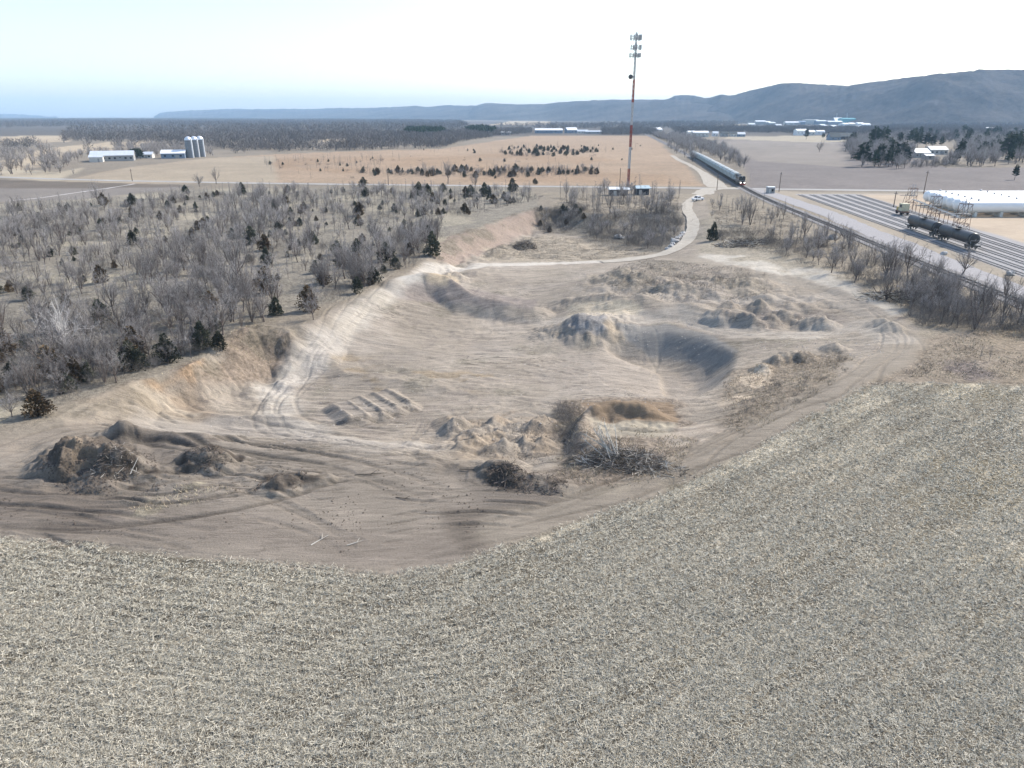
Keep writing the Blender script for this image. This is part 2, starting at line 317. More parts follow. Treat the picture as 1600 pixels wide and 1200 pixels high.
# the pit
paint(None, SAND, 1.2, 1.5, 6, scrub=.12, dirt=1, world=PITW)
for sd_ in range(3): paint(None, [(.20,.175,.135),(.235,.20,.165),(.31,.27,.225)][sd_], 1.2, 1.5, 6, world=PITW, patch=[(7,-.12,9),(3,-.12,10),(13,-.06,7)][sd_], amt=[.75,.6,.5][sd_], seed=800+sd_*9, scrub=[.7,.3,.0][sd_])
paint([(130,625),(219,598),(300,600),(330,650),(260,660),(150,650)], ORANGE, 4, 3, 6, amt=.8)
paint([(60,655),(180,610),(240,600),(300,665),(60,672)], (.255,.218,.165), 4, 3, 6, amt=.7)
paint([(280,578),(345,545),(388,508),(450,525),(470,550),(375,610),(330,600)], (.225,.178,.135), 3, 3, 5, scrub=.8, dirt=.4)
paint([(90,655),(150,622),(219,596),(294,570),(345,540),(388,503),(450,520),(440,545),(380,560),(300,600),(215,615),(140,650)], (.175,.148,.112), 2, 3, 4, scrub=.9, dirt=.3, patch=(4,.06,8), amt=.85)
paint([(210,600),(290,575),(320,560),(300,590),(240,612)], (.36,.24,.14), 1.5, 2, 4, amt=.7)
paint([(672,400),(700,372),(840,325),(850,345),(780,385),(700,415)], (.26,.205,.165), 2, 3, 6, scrub=.25, dirt=.6)
paint([(672,395),(700,368),(840,322),(850,345),(790,360),(720,385),(690,405)], (.185,.155,.12), 2, 3, 5, scrub=.8, patch=(6,.05,8))
paint([(745,405),(760,390),(850,365),(1040,378),(1070,380),(1010,403),(900,408)], (.27,.23,.175), 3, 3, 6, scrub=.75, dirt=.3)
paint([(840,325),(880,322),(930,335),(1065,320),(1075,385),(1040,398),(900,370),(850,365)], (.17,.15,.12), 3, 3, 6, scrub=1, dirt=0)
paint([(1110,330),(1300,420),(1330,440),(1200,430),(1090,395)], (.27,.235,.18), 3, 4, 8, scrub=.7, dirt=.2)
paint([(1100,395),(1170,400),(1300,425),(1440,500),(1390,500),(1300,450),(1180,430),(1080,408)], (.40,.36,.30), 3, 4, 8, scrub=.3, dirt=.4, patch=(10,.12,6))
paint([(930,410),(1010,402),(1200,425),(1200,460),(1130,470),(960,470),(900,470)], (.22,.19,.15), 3, 4, 6, scrub=.8, dirt=.3, patch=(9,.06,6), seed=531)
paint([(600,448),(660,441),(700,436),(740,452),(836,470),(836,482),(760,482),(690,472),(625,466)], (.235,.20,.172), 1, 1, 3, scrub=.2)
paint([(30,745),(200,765),(330,790),(500,800),(420,830),(150,820),(0,790)], (.125,.098,.080), 2, 3, 4, amt=.8, patch=(5,.04,8))
paint([(520,760),(760,790),(900,800),(700,860),(560,850)], (.15,.122,.10), 3, 4, 6, amt=.3, patch=(6,.0,6))
paint([(668,438),(700,428),(720,438),(700,446)], (.46,.37,.26), 1.5, 1, 3)
paint([(880,505),(930,480),(948,500),(945,534),(900,525)], (.24,.225,.21), 1.5, 2, 4)
paint([(890,480),(1000,470),(1010,486),(930,492),(880,505)], (.45,.38,.28), 2, 2, 4, amt=.8)
paint([(946,508),(962,506),(975,530),(955,545)], (.29,.24,.18), 1, 1.5, 3)
paint([(962,507),(1040,506),(1100,520),(1150,547),(1146,566),(1100,575),(1050,560),(980,534)], (.215,.20,.178), 1, 1, 3, scrub=.1, dirt=.6)
paint([(940,545),(1100,580),(1130,600),(1090,625),(930,620),(850,580)], (.29,.25,.205), 5, 4, 8)
paint([(1120,485),(1300,480),(1320,515),(1120,515)], (.24,.205,.17), 2, 2, 4, amt=.8, patch=(5,.15,6))
paint([(1135,640),(1120,600),(1200,565),(1310,545),(1345,560),(1290,610),(1200,665),(1130,700)], (.225,.185,.14), 3, 3, 6, scrub=1, dirt=0)
paint([(1150,600),(1180,570),(1230,555),(1200,600),(1140,640)], (.42,.34,.25), 2, 3, 5, dirt=.5, patch=(4,.05,8))
paint([(530,550),(620,560),(700,575),(800,590),(790,608),(700,612),(560,600),(520,580)], (.25,.20,.14), 2, 3, 5, scrub=.3, patch=(5,.0,8))
paint([(690,650),(870,640),(880,735),(740,720)], (.27,.22,.165), 3, 3, 5, scrub=.5, dirt=.5, patch=(4,.08,7))
paint([(868,625),(1060,625),(1095,665),(1090,700),(1040,755),(920,770),(870,740)], (.22,.18,.14), 2, 3, 5, scrub=1, dirt=0)
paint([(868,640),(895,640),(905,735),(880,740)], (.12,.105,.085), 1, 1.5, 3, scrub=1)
paint([(912,630),(1050,628),(1064,660),(1050,662),(930,660)], (.21,.155,.105), .8, .8, 2, scrub=0, dirt=.7)
paint([(925,656),(1060,662),(1050,682),(940,680)], (.34,.295,.225), 1.5, 1, 3, scrub=.1, dirt=.5)
paint([(1040,680),(1100,660),(1150,690),(1060,745)], (.34,.285,.225), 2, 2, 4, scrub=.4, patch=(4,.1,8))
# near soil
NS = [(-200,700),(0,690),(100,668),(180,655),(260,668),(420,692),(560,712),(700,728),(870,755),(960,775),(1080,735),(1180,695),(1100,740),(860,828),(770,860),(690,886),(600,894),(300,864),(0,835),(-200,820)]
paint(NS, (.255,.217,.174), 2, 2, 5, scrub=.05, dirt=.8)
paint(NS, SOIL, 3, 3, 10, amt=.95, patch=(14,.03,7), seed=541)
paint([(0,780),(300,790),(600,830),(800,800),(980,770),(760,856),(690,882),(600,890),(300,862),(0,833)], (.205,.172,.14), 5, 4, 12, amt=.85)
paint([(-100,740),(60,745),(200,770),(120,830),(-100,825)], (.145,.12,.098), 5, 4, 9, amt=.7)
paint([(700,800),(960,768),(1120,722),(1160,708),(1100,738),(860,826),(720,870)], (.15,.125,.10), 1.5, 1.5, 6, amt=.75)
for q in [[(60,720),(190,690),(250,740),(230,765),(120,765)],[(282,728),(318,698),(378,716),(340,740)],[(395,765),(420,742),(520,738),(500,748),(430,772)],[(745,745),(780,720),(880,752),(860,766),(800,764)],[(150,672),(185,655),(230,668),(220,684)]]:
    paint(q, (.10,.082,.066), 1, 1.2, 2.5, scrub=.5, amt=.9, patch=(2.2,.10,9))
paint([(100,690),(125,680),(145,700),(150,725),(80,735)], (.30,.235,.17), 2, 1.5, 3, amt=.6)
paint([(190,780),(260,760),(380,765),(330,785),(210,805)], (.32,.28,.20), 1.5, 2.5, 3, scrub=.9, patch=(1.5,.0,5), amt=.7)
paint([(860,765),(950,760),(1080,740),(1130,712),(1080,745),(940,780)], (.36,.31,.22), .8, 1.2, 2, scrub=.7, patch=(2.5,.08,8))
paint([(245,680),(320,683),(380,690),(300,688)], (.12,.095,.075), .5, .8, 2, amt=.8)
# worn tracks
path(PC+[(640,695)], 4.5, LIGHT, amt=.6, feather=3, jit=1.5)
path([(640,432),(680,418),(760,414),(850,412),(950,408),(1020,400)], 5, (.44,.40,.345), amt=.9, feather=2)
path([(520,530),(480,575),(440,610)], 4, (.37,.335,.295), amt=.55, feather=3, jit=1.5)
path(PE[1:], 5, (.255,.218,.172), amt=.85, feather=2, jit=1.2)
path(PF, 5, (.335,.295,.245), amt=.8, feather=2, jit=1.2)
path(PKk, 5, (.32,.28,.232), amt=.7, feather=2, jit=1.2)
path([(250,665),(420,672),(560,692),(650,700)], 7, (.315,.28,.238), amt=.7, feather=4, jit=2)
path([(-60,705),(60,690),(170,660)], 5, (.27,.225,.175), amt=.5, feather=4, jit=2)
path([(215,602),(250,625),(305,648)], 1.6, (.37,.31,.235), amt=.9, feather=1.5, jit=.5)
paint([(1445,545),(1440,530),(1520,515),(1800,500),(1800,600),(1352,600),(1420,575)], (.25,.205,.155), 2, 2, 6, scrub=.9, dirt=0)
paint([(1445,545),(1440,530),(1520,515),(1800,500),(1800,600),(1352,600),(1420,575)], (.265,.215,.155), 3, 2, 6, amt=.8, patch=(7,-.06,8))
paint([(1435,570),(1500,560),(1560,565),(1520,592),(1420,590)], (.20,.165,.145), 2, 3, 5, scrub=1, patch=(6,.1,8))
# stubble field
k = np.where(FI, smooth((FD+fbm(GX, GY, 2.5, 3, 560)*2.2-.2)/1.0), 0)
BIG = fbm(GX, GY, 7, 4, 571); BIG2 = fbm(GX, GY, 28, 3, 572)
fc = np.array((.25, .217, .163))*(1+BIG[..., None]*.7+BIG2[..., None]*.6)
ca, sa = cos(radians(38)), sin(radians(38)); ROWU = GX*ca+GY*sa; ROWV = -GX*sa+GY*ca; LEFTF = smooth((-8-GX)/14)[..., None]
str_ = (fbm(ROWU/9, ROWV, 1.3, 3, 590)[..., None]*(1-LEFTF)+fbm(ROWU*0+GX/9, FD, 1.3, 3, 591)[..., None]*LEFTF)+.6*fbm(ROWU/5, ROWV, 5, 3, 592)[..., None]
fc *= np.maximum(.68, 1+str_*1.5+(fbm(ROWU/16, ROWV, .75, 2, 597)[..., None]*(1-LEFTF)+fbm(GX/16, FD, .75, 2, 598)[..., None]*LEFTF)*2.2)
wl = np.where(FD < 22, (FD+fbm(GX, GY, 20, 2, 593)*1.2) % 5.2, (ROWV+fbm(GX, GY, 30, 2, 594)*1.5) % 8.6)
TRK = (np.exp(-((wl-2.6)/.32)**2)+.8*np.exp(-((wl-4.3)/.32)**2))*smooth(fbm(GX, GY, 9, 3, 595)*5+.55)
fc *= (1-.16*TRK)[..., None]
fc += np.array((.02,.013,.0))*smooth(fbm(GX, GY, 12, 3, 577)*6-.6)[..., None]
COL += (fc-COL)*k[..., None]; MS += (1-MS)*k; MD *= 1-k; MB *= 1-k
gr = 1+.28*fbm(GX, GY, 16, 4, 580)+.18*fbm(GX, GY, 90, 3, 581)
far_ = smooth((GY-900)/900)
gr = gr*(1-far_)+far_*(1+.5*fbm(GX, GY, 500, 4, 582))
rut_dark = np.clip(-rutm/.2, 0, 1)*smooth((100-GY)/15)*.4; COL *= (1-rut_dark)[..., None]  # near ruts and scrapes get a darker colour, the deeper the more
COL = COL*(np.where(FI, 1.0, .90)+.12*PK)[..., None]
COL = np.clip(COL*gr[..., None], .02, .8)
# ------------------------------------------------ mesh utilities
COLL = sc.collection
def tag(o, label=None, cat=None, group=None, kind=None):
    if label: o['label'] = label
    if cat: o['category'] = cat
    if group: o['group'] = group
    if kind: o['kind'] = kind
    return o
def mesh_np(name, v, f, mats, mi=None, smooth_=False):
    """v (n,3), f (m,3|4) same-size faces"""
    v = np.asarray(v, np.float32); f = np.asarray(f, np.int32); me = bpy.data.meshes.new(name)
    me.vertices.add(len(v)); me.vertices.foreach_set('co', v.ravel())
    m, kk = f.shape
    me.loops.add(m*kk); me.loops.foreach_set('vertex_index', f.ravel())
    me.polygons.add(m); me.polygons.foreach_set('loop_start', np.arange(0, m*kk, kk, dtype=np.int32))
    if mi is not None: me.polygons.foreach_set('material_index', np.asarray(mi, np.int32))
    if smooth_: me.polygons.foreach_set('use_smooth', np.ones(m, bool))
    me.update(calc_edges=True)
    for a in mats: me.materials.append(a)
    return me
def link(name, me, parent=None, loc=None, rz=None, scl=None):
    o = bpy.data.objects.new(name, me); COLL.objects.link(o)
    if parent: o.parent = parent
    if loc is not None: o.location = loc
    if rz is not None: o.rotation_euler = (0, 0, rz)
    if scl is not None: o.scale = (scl, scl, scl) if np.isscalar(scl) else scl
    return o
def empty(name, loc=(0, 0, 0), rz=0, **kw):
    o = link(name, None, loc=loc, rz=rz); o.empty_display_size = 1
    return tag(o, **kw)
class MBd:
    def __init__(s): s.v = []; s.f = []; s.m = []
    def add(s, vs, fs, m=0):
        b = len(s.v); s.v += [tuple(map(float, q)) for q in vs]
        for f in fs: s.f.append(tuple(b+i for i in f)); s.m.append(m)
        return s
    def box(s, c, d, m=0, rz=0, taper=1.0):
        hx, hy, hz = d[0]/2, d[1]/2, d[2]/2; cr, sr = cos(rz), sin(rz); vs = []
        for z, t in ((-hz, 1), (hz, taper)):
            for x, y in ((-hx, -hy), (hx, -hy), (hx, hy), (-hx, hy)):
                x *= t; y *= t; vs.append((c[0]+x*cr-y*sr, c[1]+x*sr+y*cr, c[2]+z))
        return s.add(vs, [(3, 2, 1, 0), (4, 5, 6, 7), (0, 1, 5, 4), (1, 2, 6, 5), (2, 3, 7, 6), (3, 0, 4, 7)], m)
    def tube(s, a, b, r0, r1=None, n=6, m=0, cap=True):
        r1 = r0 if r1 is None else r1
        a = np.array(a, float); b = np.array(b, float); d = b-a; L = np.linalg.norm(d)+1e-9; d /= L
        u = np.cross(d, (0, 0, 1.) if abs(d[2]) < .9 else (1., 0, 0)); u /= np.linalg.norm(u); w = np.cross(d, u)
        vs = []
        for p, r in ((a, r0), (b, r1)):
            for i in range(n):
                t = 2*pi*i/n; vs.append(p+(u*cos(t)+w*sin(t))*r)
        fs = [(i, (i+1) % n, n+(i+1) % n, n+i) for i in range(n)]
        if cap: fs += [tuple(range(n-1, -1, -1)), tuple(range(n, 2*n))]
        return s.add(vs, fs, m)
    def lathe(s, prof, axis='x', c=(0, 0, 0), n=16, m=0):
        """prof [(pos along axis, radius)]"""
        vs = []
        for p, r in prof:
            for i in range(n):
                t = 2*pi*i/n
                if axis == 'x': vs.append((c[0]+p, c[1]+r*cos(t), c[2]+r*sin(t)))
                elif axis == 'y': vs.append((c[0]+r*cos(t), c[1]+p, c[2]+r*sin(t)))
                else: vs.append((c[0]+r*cos(t), c[1]+r*sin(t), c[2]+p))
        fs = [(j*n+i, j*n+(i+1) % n, (j+1)*n+(i+1) % n, (j+1)*n+i) for j in range(len(prof)-1) for i in range(n)]
        fs += [tuple(range(n-1, -1, -1)), tuple((len(prof)-1)*n+i for i in range(n))]
        return s.add(vs, fs, m)
    def prism(s, prof, y0, y1, m=0, axis='y'):
        """profile [(a,z)] extruded"""
        n = len(prof)
        if axis == 'y': vs = [(a, y0, z) for a, z in prof]+[(a, y1, z) for a, z in prof]
        else: vs = [(y0, a, z) for a, z in prof]+[(y1, a, z) for a, z in prof]
        return s.add(vs, [(i, (i+1) % n, n+(i+1) % n, n+i) for i in range(n)]+[tuple(range(n-1, -1, -1)), tuple(range(n, 2*n))], m)
    def mesh(s, name, mats, sm=False):
        me = bpy.data.meshes.new(name); me.from_pydata(s.v, [], s.f)
        for a in mats: me.materials.append(a)
        me.polygons.foreach_set('material_index', s.m)
        if sm: me.polygons.foreach_set('use_smooth', [True]*len(s.f))
        me.update(); return me
    def build(s, name, mats, parent=None, loc=None, rz=None, sm=False):
        if not isinstance(mats, (list, tuple)): mats = [mats]
        return link(name, s.mesh(name, mats, sm), parent, loc, rz)
# ------------------------------------------------ materials
def newmat(name):
    m = bpy.data.materials.new(name); m.use_nodes = True; nt = m.node_tree
    return m, nt, nt.nodes['Principled BSDF']
def nd(nt, t, **kw):
    q = nt.nodes.new(t)
    for k, v in kw.items():
        if k.startswith('i_'): q.inputs[k[2:].replace('_', ' ')].default_value = v
        else: setattr(q, k, v)
    return q
def mat(name, c, rough=.7, metal=0, var=.15, nscale=3, c2=None, obj=False, emit=None, spec=.3, bump=0):
    m, nt, b = newmat(name); L = nt.links
    tc = nd(nt, 'ShaderNodeTexCoord'); no = nd(nt, 'ShaderNodeTexNoise', i_Scale=nscale, i_Detail=4)
    L.new(tc.outputs['Object'], no.inputs['Vector'])
    mr = nd(nt, 'ShaderNodeMapRange', i_From_Min=.3, i_From_Max=.7); L.new(no.outputs['Fac'], mr.inputs['Value'])
    mx = nd(nt, 'ShaderNodeMix', data_type='RGBA')
    c2 = c2 or tuple(max(0, x*(1-var*2)) for x in c)
    mx.inputs[6].default_value = (*c2, 1); mx.inputs[7].default_value = (*c, 1)
    L.new(mr.outputs[0], mx.inputs[0]); out = mx.outputs[2]
    if obj:
        oi = nd(nt, 'ShaderNodeObjectInfo'); m2 = nd(nt, 'ShaderNodeMapRange', i_To_Min=.6, i_To_Max=1.35); L.new(oi.outputs['Random'], m2.inputs['Value'])
        vm = nd(nt, 'ShaderNodeVectorMath', operation='SCALE'); L.new(out, vm.inputs[0]); L.new(m2.outputs[0], vm.inputs['Scale']); out = vm.outputs[0]
    L.new(out, b.inputs['Base Color'])
    b.inputs['Roughness'].default_value = rough; b.inputs['Metallic'].default_value = metal; b.inputs['Specular IOR Level'].default_value = spec
    if bump:
        bp = nd(nt, 'ShaderNodeBump', i_Strength=bump, i_Distance=.05); L.new(no.outputs['Fac'], bp.inputs['Height']); L.new(bp.outputs[0], b.inputs['Normal'])
    if emit: b.inputs['Emission Color'].default_value = (*emit[0], 1); b.inputs['Emission Strength'].default_value = emit[1]
    return m
M = {}
M['twig'] = mat('bare twigs', (.41, .385, .365), .9, nscale=.35, c2=(.26, .24, .225), obj=True, spec=.1)
M['paletwig'] = mat('pale bark twigs', (.60, .57, .54), .9, nscale=.5, c2=(.42, .39, .37), spec=.1)
M['bark'] = mat('bark', (.20, .165, .145), .95, nscale=1.2, c2=(.11, .09, .08), spec=.1)
M['shrub'] = mat('grey brush', (.27, .245, .22), .95, nscale=.6, c2=(.16, .142, .128), obj=True, spec=.1)
M['farwood'] = mat('far bare branches', (.21, .19, .18), .95, nscale=.02, c2=(.13, .118, .11), spec=.05)
M['cedar'] = mat('cedar foliage', (.11, .11, .075), .9, nscale=1.4, c2=(.05, .055, .04), obj=True, spec=.15)
M['rust'] = mat('winter browned cedar', (.15, .095, .055), .9, nscale=1.2, c2=(.07, .06, .036), obj=True, spec=.15)
M['pine'] = mat('pine foliage', (.045, .070, .034), .9, nscale=.8, c2=(.02, .034, .02), obj=True, spec=.15)
M['weed'] = mat('dry weeds', (.34, .29, .235), .9, nscale=.3, c2=(.22, .185, .15), spec=.1)
M['grassy'] = mat('dry grass blades', (.50, .43, .30), .9, nscale=.3, c2=(.27, .21, .14), spec=.1)
M['white'] = mat('white paint', (.80, .80, .79), .45, var=.03, nscale=.4)
M['tankwhite'] = mat('tank white', (.82, .82, .80), .4, var=.03, nscale=.3)
M['offwhite'] = mat('weathered cream paint', (.62, .60, .55), .6, var=.08, nscale=.5)
M['metalroof'] = mat('galvanised roof', (.62, .65, .68), .45, metal=.2, var=.07, nscale=.5)
M['blueroof'] = mat('pale blue roof', (.42, .52, .56), .5, var=.06)
M['greywall'] = mat('grey siding', (.35, .35, .34), .7, var=.08)
M['darkwall'] = mat('dark siding', (.06, .06, .065), .7)
M['darkroof'] = mat('dark shingle roof', (.055, .07, .075), .8)
M['silo'] = mat('silo staves', (.20, .22, .24), .7, var=.1)
M['dome'] = mat('silo dome', (.75, .77, .8), .35, metal=.4, var=.03)
M['black'] = mat('black tank paint', (.022, .024, .026), .42, nscale=.6, c2=(.05, .045, .042))
M['rustgrey'] = mat('grimy tank end', (.13, .115, .10), .6, nscale=.7, c2=(.04, .038, .035))
M['steel'] = mat('dark steel', (.12, .115, .11), .6, metal=.3)
M['lsteel'] = mat('galvanised steel', (.40, .40, .41), .5, metal=.3)
M['ruststeel'] = mat('rusty steel', (.20, .11, .075), .8)
M['rail'] = mat('rail steel', (.20, .185, .17), .6, metal=.2)
M['tie'] = mat('timber sleepers', (.11, .09, .075), .9)
M['ytie'] = mat('dusty sleepers', (.30, .285, .275), .9)
M['ballast'] = mat('ballast', (.25, .235, .225), .95, nscale=2.5, c2=(.13, .12, .115), bump=.6)
M['ballast2'] = mat('pale ballast', (.33, .315, .31), .95, nscale=2.5, c2=(.23, .215, .21), bump=.6)
M['gravel'] = mat('gravel road', (.40, .36, .30), .95, nscale=.6, c2=(.31, .275, .225), bump=.4)
M['asphalt'] = mat('worn asphalt', (.35, .335, .31), .9, nscale=.08, c2=(.27, .255, .235))
M['redband'] = mat('tower red', (.33, .065, .05), .6)
M['whiteband'] = mat('tower white', (.52, .52, .53), .5)
M['yellow'] = mat('machine yellow', (.50, .38, .10), .6, c2=(.3, .2, .07))
M['cream'] = mat('cream metal', (.60, .55, .38), .6)
M['walk'] = mat('walkway grating', (.60, .62, .62), .6)
M['glass'] = mat('dark glass', (.02, .025, .03), .1, var=0)
M['rubber'] = mat('tyre rubber', (.02, .02, .02), .9)
M['hopper'] = mat('hopper grey paint', (.56, .60, .58), .6, nscale=.5, c2=(.34, .37, .36))
M['lamp'] = mat('lit lamp', (1, 1, 1), .3, emit=((1, .95, .85), 6.0))
M['wood'] = mat('pole wood', (.17, .13, .10), .9)
M['stick'] = mat('bleached sticks', (.60, .57, .51), .9, nscale=.6, c2=(.30, .27, .23), spec=.1)
M['dstick'] = mat('dark sticks', (.11, .092, .075), .9, nscale=.8, c2=(.05, .043, .036), spec=.1)
M['rock'] = mat('pale rock', (.55, .53, .50), .9, nscale=1, c2=(.35, .33, .31), bump=.5)
M['teal'] = mat('teal cladding', (.10, .42, .45), .5)
M['bluewall'] = mat('blue grey wall', (.22, .28, .36), .7)
def ground_mat():
    m, nt, b = newmat('ground cover'); L = nt.links
    at = nd(nt, 'ShaderNodeAttribute', attribute_name='cover'); mk = nd(nt, 'ShaderNodeAttribute', attribute_name='kinds')
    sep = nd(nt, 'ShaderNodeSeparateColor'); L.new(mk.outputs['Color'], sep.inputs[0])
    geo = nd(nt, 'ShaderNodeNewGeometry'); pos = geo.outputs['Position']
    def noise(s, det=4, ro=.6, dist=0, scl=None, rot=None):
        q = nd(nt, 'ShaderNodeTexNoise', i_Scale=s, i_Detail=det, i_Roughness=ro, i_Distortion=dist)
        if scl:
            mp = nd(nt, 'ShaderNodeMapping', i_Scale=scl)
            if rot: mp.inputs['Rotation'].default_value = rot
            L.new(pos, mp.inputs[0]); L.new(mp.outputs[0], q.inputs['Vector'])
        else: L.new(pos, q.inputs['Vector'])
        return q.outputs['Fac']
    def ma(op, a, b_=None, c=None, cl=False):
        q = nd(nt, 'ShaderNodeMath', operation=op, use_clamp=cl)
        for i, v in enumerate((a, b_, c)):
            if v is None: continue
            if isinstance(v, (int, float)): q.inputs[i].default_value = v
            else: L.new(v, q.inputs[i])
        return q.outputs[0]
    S, D, B = sep.outputs[0], sep.outputs[1], sep.outputs[2]
    # stubble: pale litter over soil
    n1 = noise(5.5, 5, .75); n1b = noise(1.3, 4, .65, scl=(1, 1, 1)); 
    s1 = ma('MULTIPLY_ADD', n1, 4.2, -1.65, cl=True)
    s1 = ma('ADD', s1, ma('MULTIPLY_ADD', n1b, 1.6, -.8))
    sf = ma('MULTIPLY_ADD', s1, 1.05, .55)
    # dirt: scraped streaks and pebbly grain
    d1 = noise(.55, 6, .62, 1.2, scl=(.35, 2.2, 1), rot=(0, 0, .15)); d2 = noise(5.5, 5, .75); d3 = noise(.12, 4, .6)
    df = ma('ADD', ma('MULTIPLY_ADD', d1, 1.3, -.65), ma('ADD', ma('MULTIPLY_ADD', d2, 1.3, -.65), ma('MULTIPLY_ADD', d3, .7, -.35)))
    df = ma('ADD', df, 1.0)
    d4 = noise(.22, 7, .6, .8, scl=(.5, 2.6, 1), rot=(0, 0, -.25)); ln = ma('ABSOLUTE', ma('SUBTRACT', d4, .5)); ln = ma('MULTIPLY_ADD', ln, 38, .0, cl=True)
    pm = ma('MULTIPLY_ADD', noise(.06, 3, .5), 5, -2.3, cl=True); ln = ma('SUBTRACT', 1.0, ma('MULTIPLY', ma('SUBTRACT', 1.0, ln), ma('MULTIPLY', pm, .6))); df = ma('MULTIPLY', df, ln)
    # scrub: tufts, light and dark
    b1 = noise(1.6, 6, .72); b2 = noise(.3, 5, .6)
    bf = ma('ADD', ma('MULTIPLY_ADD', b1, 3.0, -1.5), ma('MULTIPLY_ADD', b2, 1.2, -.6)); bf = ma('MAXIMUM', ma('ADD', bf, 1.0), .28)
    def lerp(f, a, c): return ma('ADD', a, ma('MULTIPLY', f, ma('SUBTRACT', c, a)))
    fac = lerp(B, 1.0, bf); fac = lerp(D, fac, ma('MULTIPLY', df, lerp(B, 1.0, bf))); fac = lerp(S, fac, sf)
    fac = ma('MAXIMUM', fac, .2)
    vm = nd(nt, 'ShaderNodeVectorMath', operation='SCALE'); L.new(at.outputs['Color'], vm.inputs[0]); L.new(fac, vm.inputs['Scale'])
    L.new(vm.outputs[0], b.inputs['Base Color']); b.inputs['Roughness'].default_value = .95; b.inputs['Specular IOR Level'].default_value = .1
    hgt = lerp(S, lerp(D, ma('MULTIPLY', B, ma('MULTIPLY', b1, .35)), ma('ADD', ma('MULTIPLY', d1, .14), ma('MULTIPLY', d2, .11))), ma('MULTIPLY', n1, .16))
    bp = nd(nt, 'ShaderNodeBump', i_Strength=.9, i_Distance=1.0); L.new(hgt, bp.inputs['Height']); L.new(bp.outputs[0], b.inputs['Normal'])
    return m
M['ground'] = ground_mat()
idx = np.arange(NR*NC).reshape(NR, NC)
fa = np.stack([idx[:-1, :-1], idx[:-1, 1:], idx[1:, 1:], idx[1:, :-1]], -1).reshape(-1, 4)
me = mesh_np('ground', np.stack([GX, GY, Z], -1).reshape(-1, 3), fa, [M['ground']], smooth_=True)
a = me.color_attributes.new('cover', 'FLOAT_COLOR', 'POINT'); a.data.foreach_set('color', np.concatenate([COL, np.ones((NR, NC, 1))], -1).astype(np.float32).ravel())
a = me.color_attributes.new('kinds', 'FLOAT_COLOR', 'POINT'); a.data.foreach_set('color', np.stack([MS, MD, MB, np.ones((NR, NC))], -1).astype(np.float32).ravel())
tag(link('ground', me), 'stubble field, scraped gravel pit and dry fields running to the river bluffs', kind='structure')
# ------------------------------------------------ camera, sun, sky
cam = bpy.data.cameras.new('camera'); co = bpy.data.objects.new('camera', cam); COLL.objects.link(co)
cam.sensor_fit = 'HORIZONTAL'; cam.sensor_width = 36; cam.lens = 36*F/1600; cam.clip_end = 100000; cam.clip_start = .5
co.location = (0, 0, H); co.rotation_euler = (pi/2-TH, 0, 0); sc.camera = co
SUN_AZ = radians(57); SUN_EL = radians(40)      # azimuth from +Y towards +X
sd = bpy.data.lights.new('sun', 'SUN'); sd.energy = 3.25; sd.angle = radians(.6); sd.color = (1, .94, .85)
so = bpy.data.objects.new('sun', sd); COLL.objects.link(so)
so.rotation_euler = (pi/2-SUN_EL, 0, pi-SUN_AZ); so.location = (0, 0, 300)
w = bpy.data.worlds.new('World'); sc.world = w; w.use_nodes = True; nt = w.node_tree
sky = nt.nodes.new('ShaderNodeTexSky'); sky.sky_type = 'NISHITA'; sky.sun_disc = False
sky.sun_elevation = SUN_EL; sky.sun_rotation = SUN_AZ; sky.altitude = 200; sky.air_density = 1.0; sky.dust_density = 1.5; sky.ozone_density = .8
bg = nt.nodes['Background']; nt.links.new(sky.outputs[0], bg.inputs[0]); bg.inputs[1].default_value = .15
sc.view_settings.view_transform = 'Standard'; sc.view_settings.look = 'None'; sc.view_settings.exposure = EXPO if 'EXPO' in globals() else .9; sc.view_settings.gamma = 1
# ------------------------------------------------ bluffs
def hill_mat():
    m, nt, b = newmat('wooded bluff'); L = nt.links
    geo = nd(nt, 'ShaderNodeNewGeometry')
    a = nd(nt, 'ShaderNodeTexNoise', i_Scale=.05, i_Detail=6, i_Roughness=.75); c = nd(nt, 'ShaderNodeTexNoise', i_Scale=.004, i_Detail=5)
    L.new(geo.outputs['Position'], a.inputs['Vector']); L.new(geo.outputs['Position'], c.inputs['Vector'])
    mx = nd(nt, 'ShaderNodeMix', data_type='RGBA'); mx.inputs[6].default_value = (.022, .023, .026, 1); mx.inputs[7].default_value = (.135, .12, .11, 1)
    ad = nd(nt, 'ShaderNodeMath', operation='MULTIPLY_ADD'); L.new(a.outputs['Fac'], ad.inputs[0]); ad.inputs[1].default_value = 1.6; 
    s2 = nd(nt, 'ShaderNodeMath', operation='MULTIPLY_ADD'); L.new(c.outputs['Fac'], s2.inputs[0]); s2.inputs[1].default_value = 1.6; s2.inputs[2].default_value = -1.1
    L.new(s2.outputs[0], ad.inputs[2]); L.new(ad.outputs[0], mx.inputs[0]); L.new(mx.outputs[2], b.inputs['Base Color']); b.inputs['Roughness'].default_value = 1
    b.inputs['Specular IOR Level'].default_value = 0
    return m
M['hill'] = hill_mat()
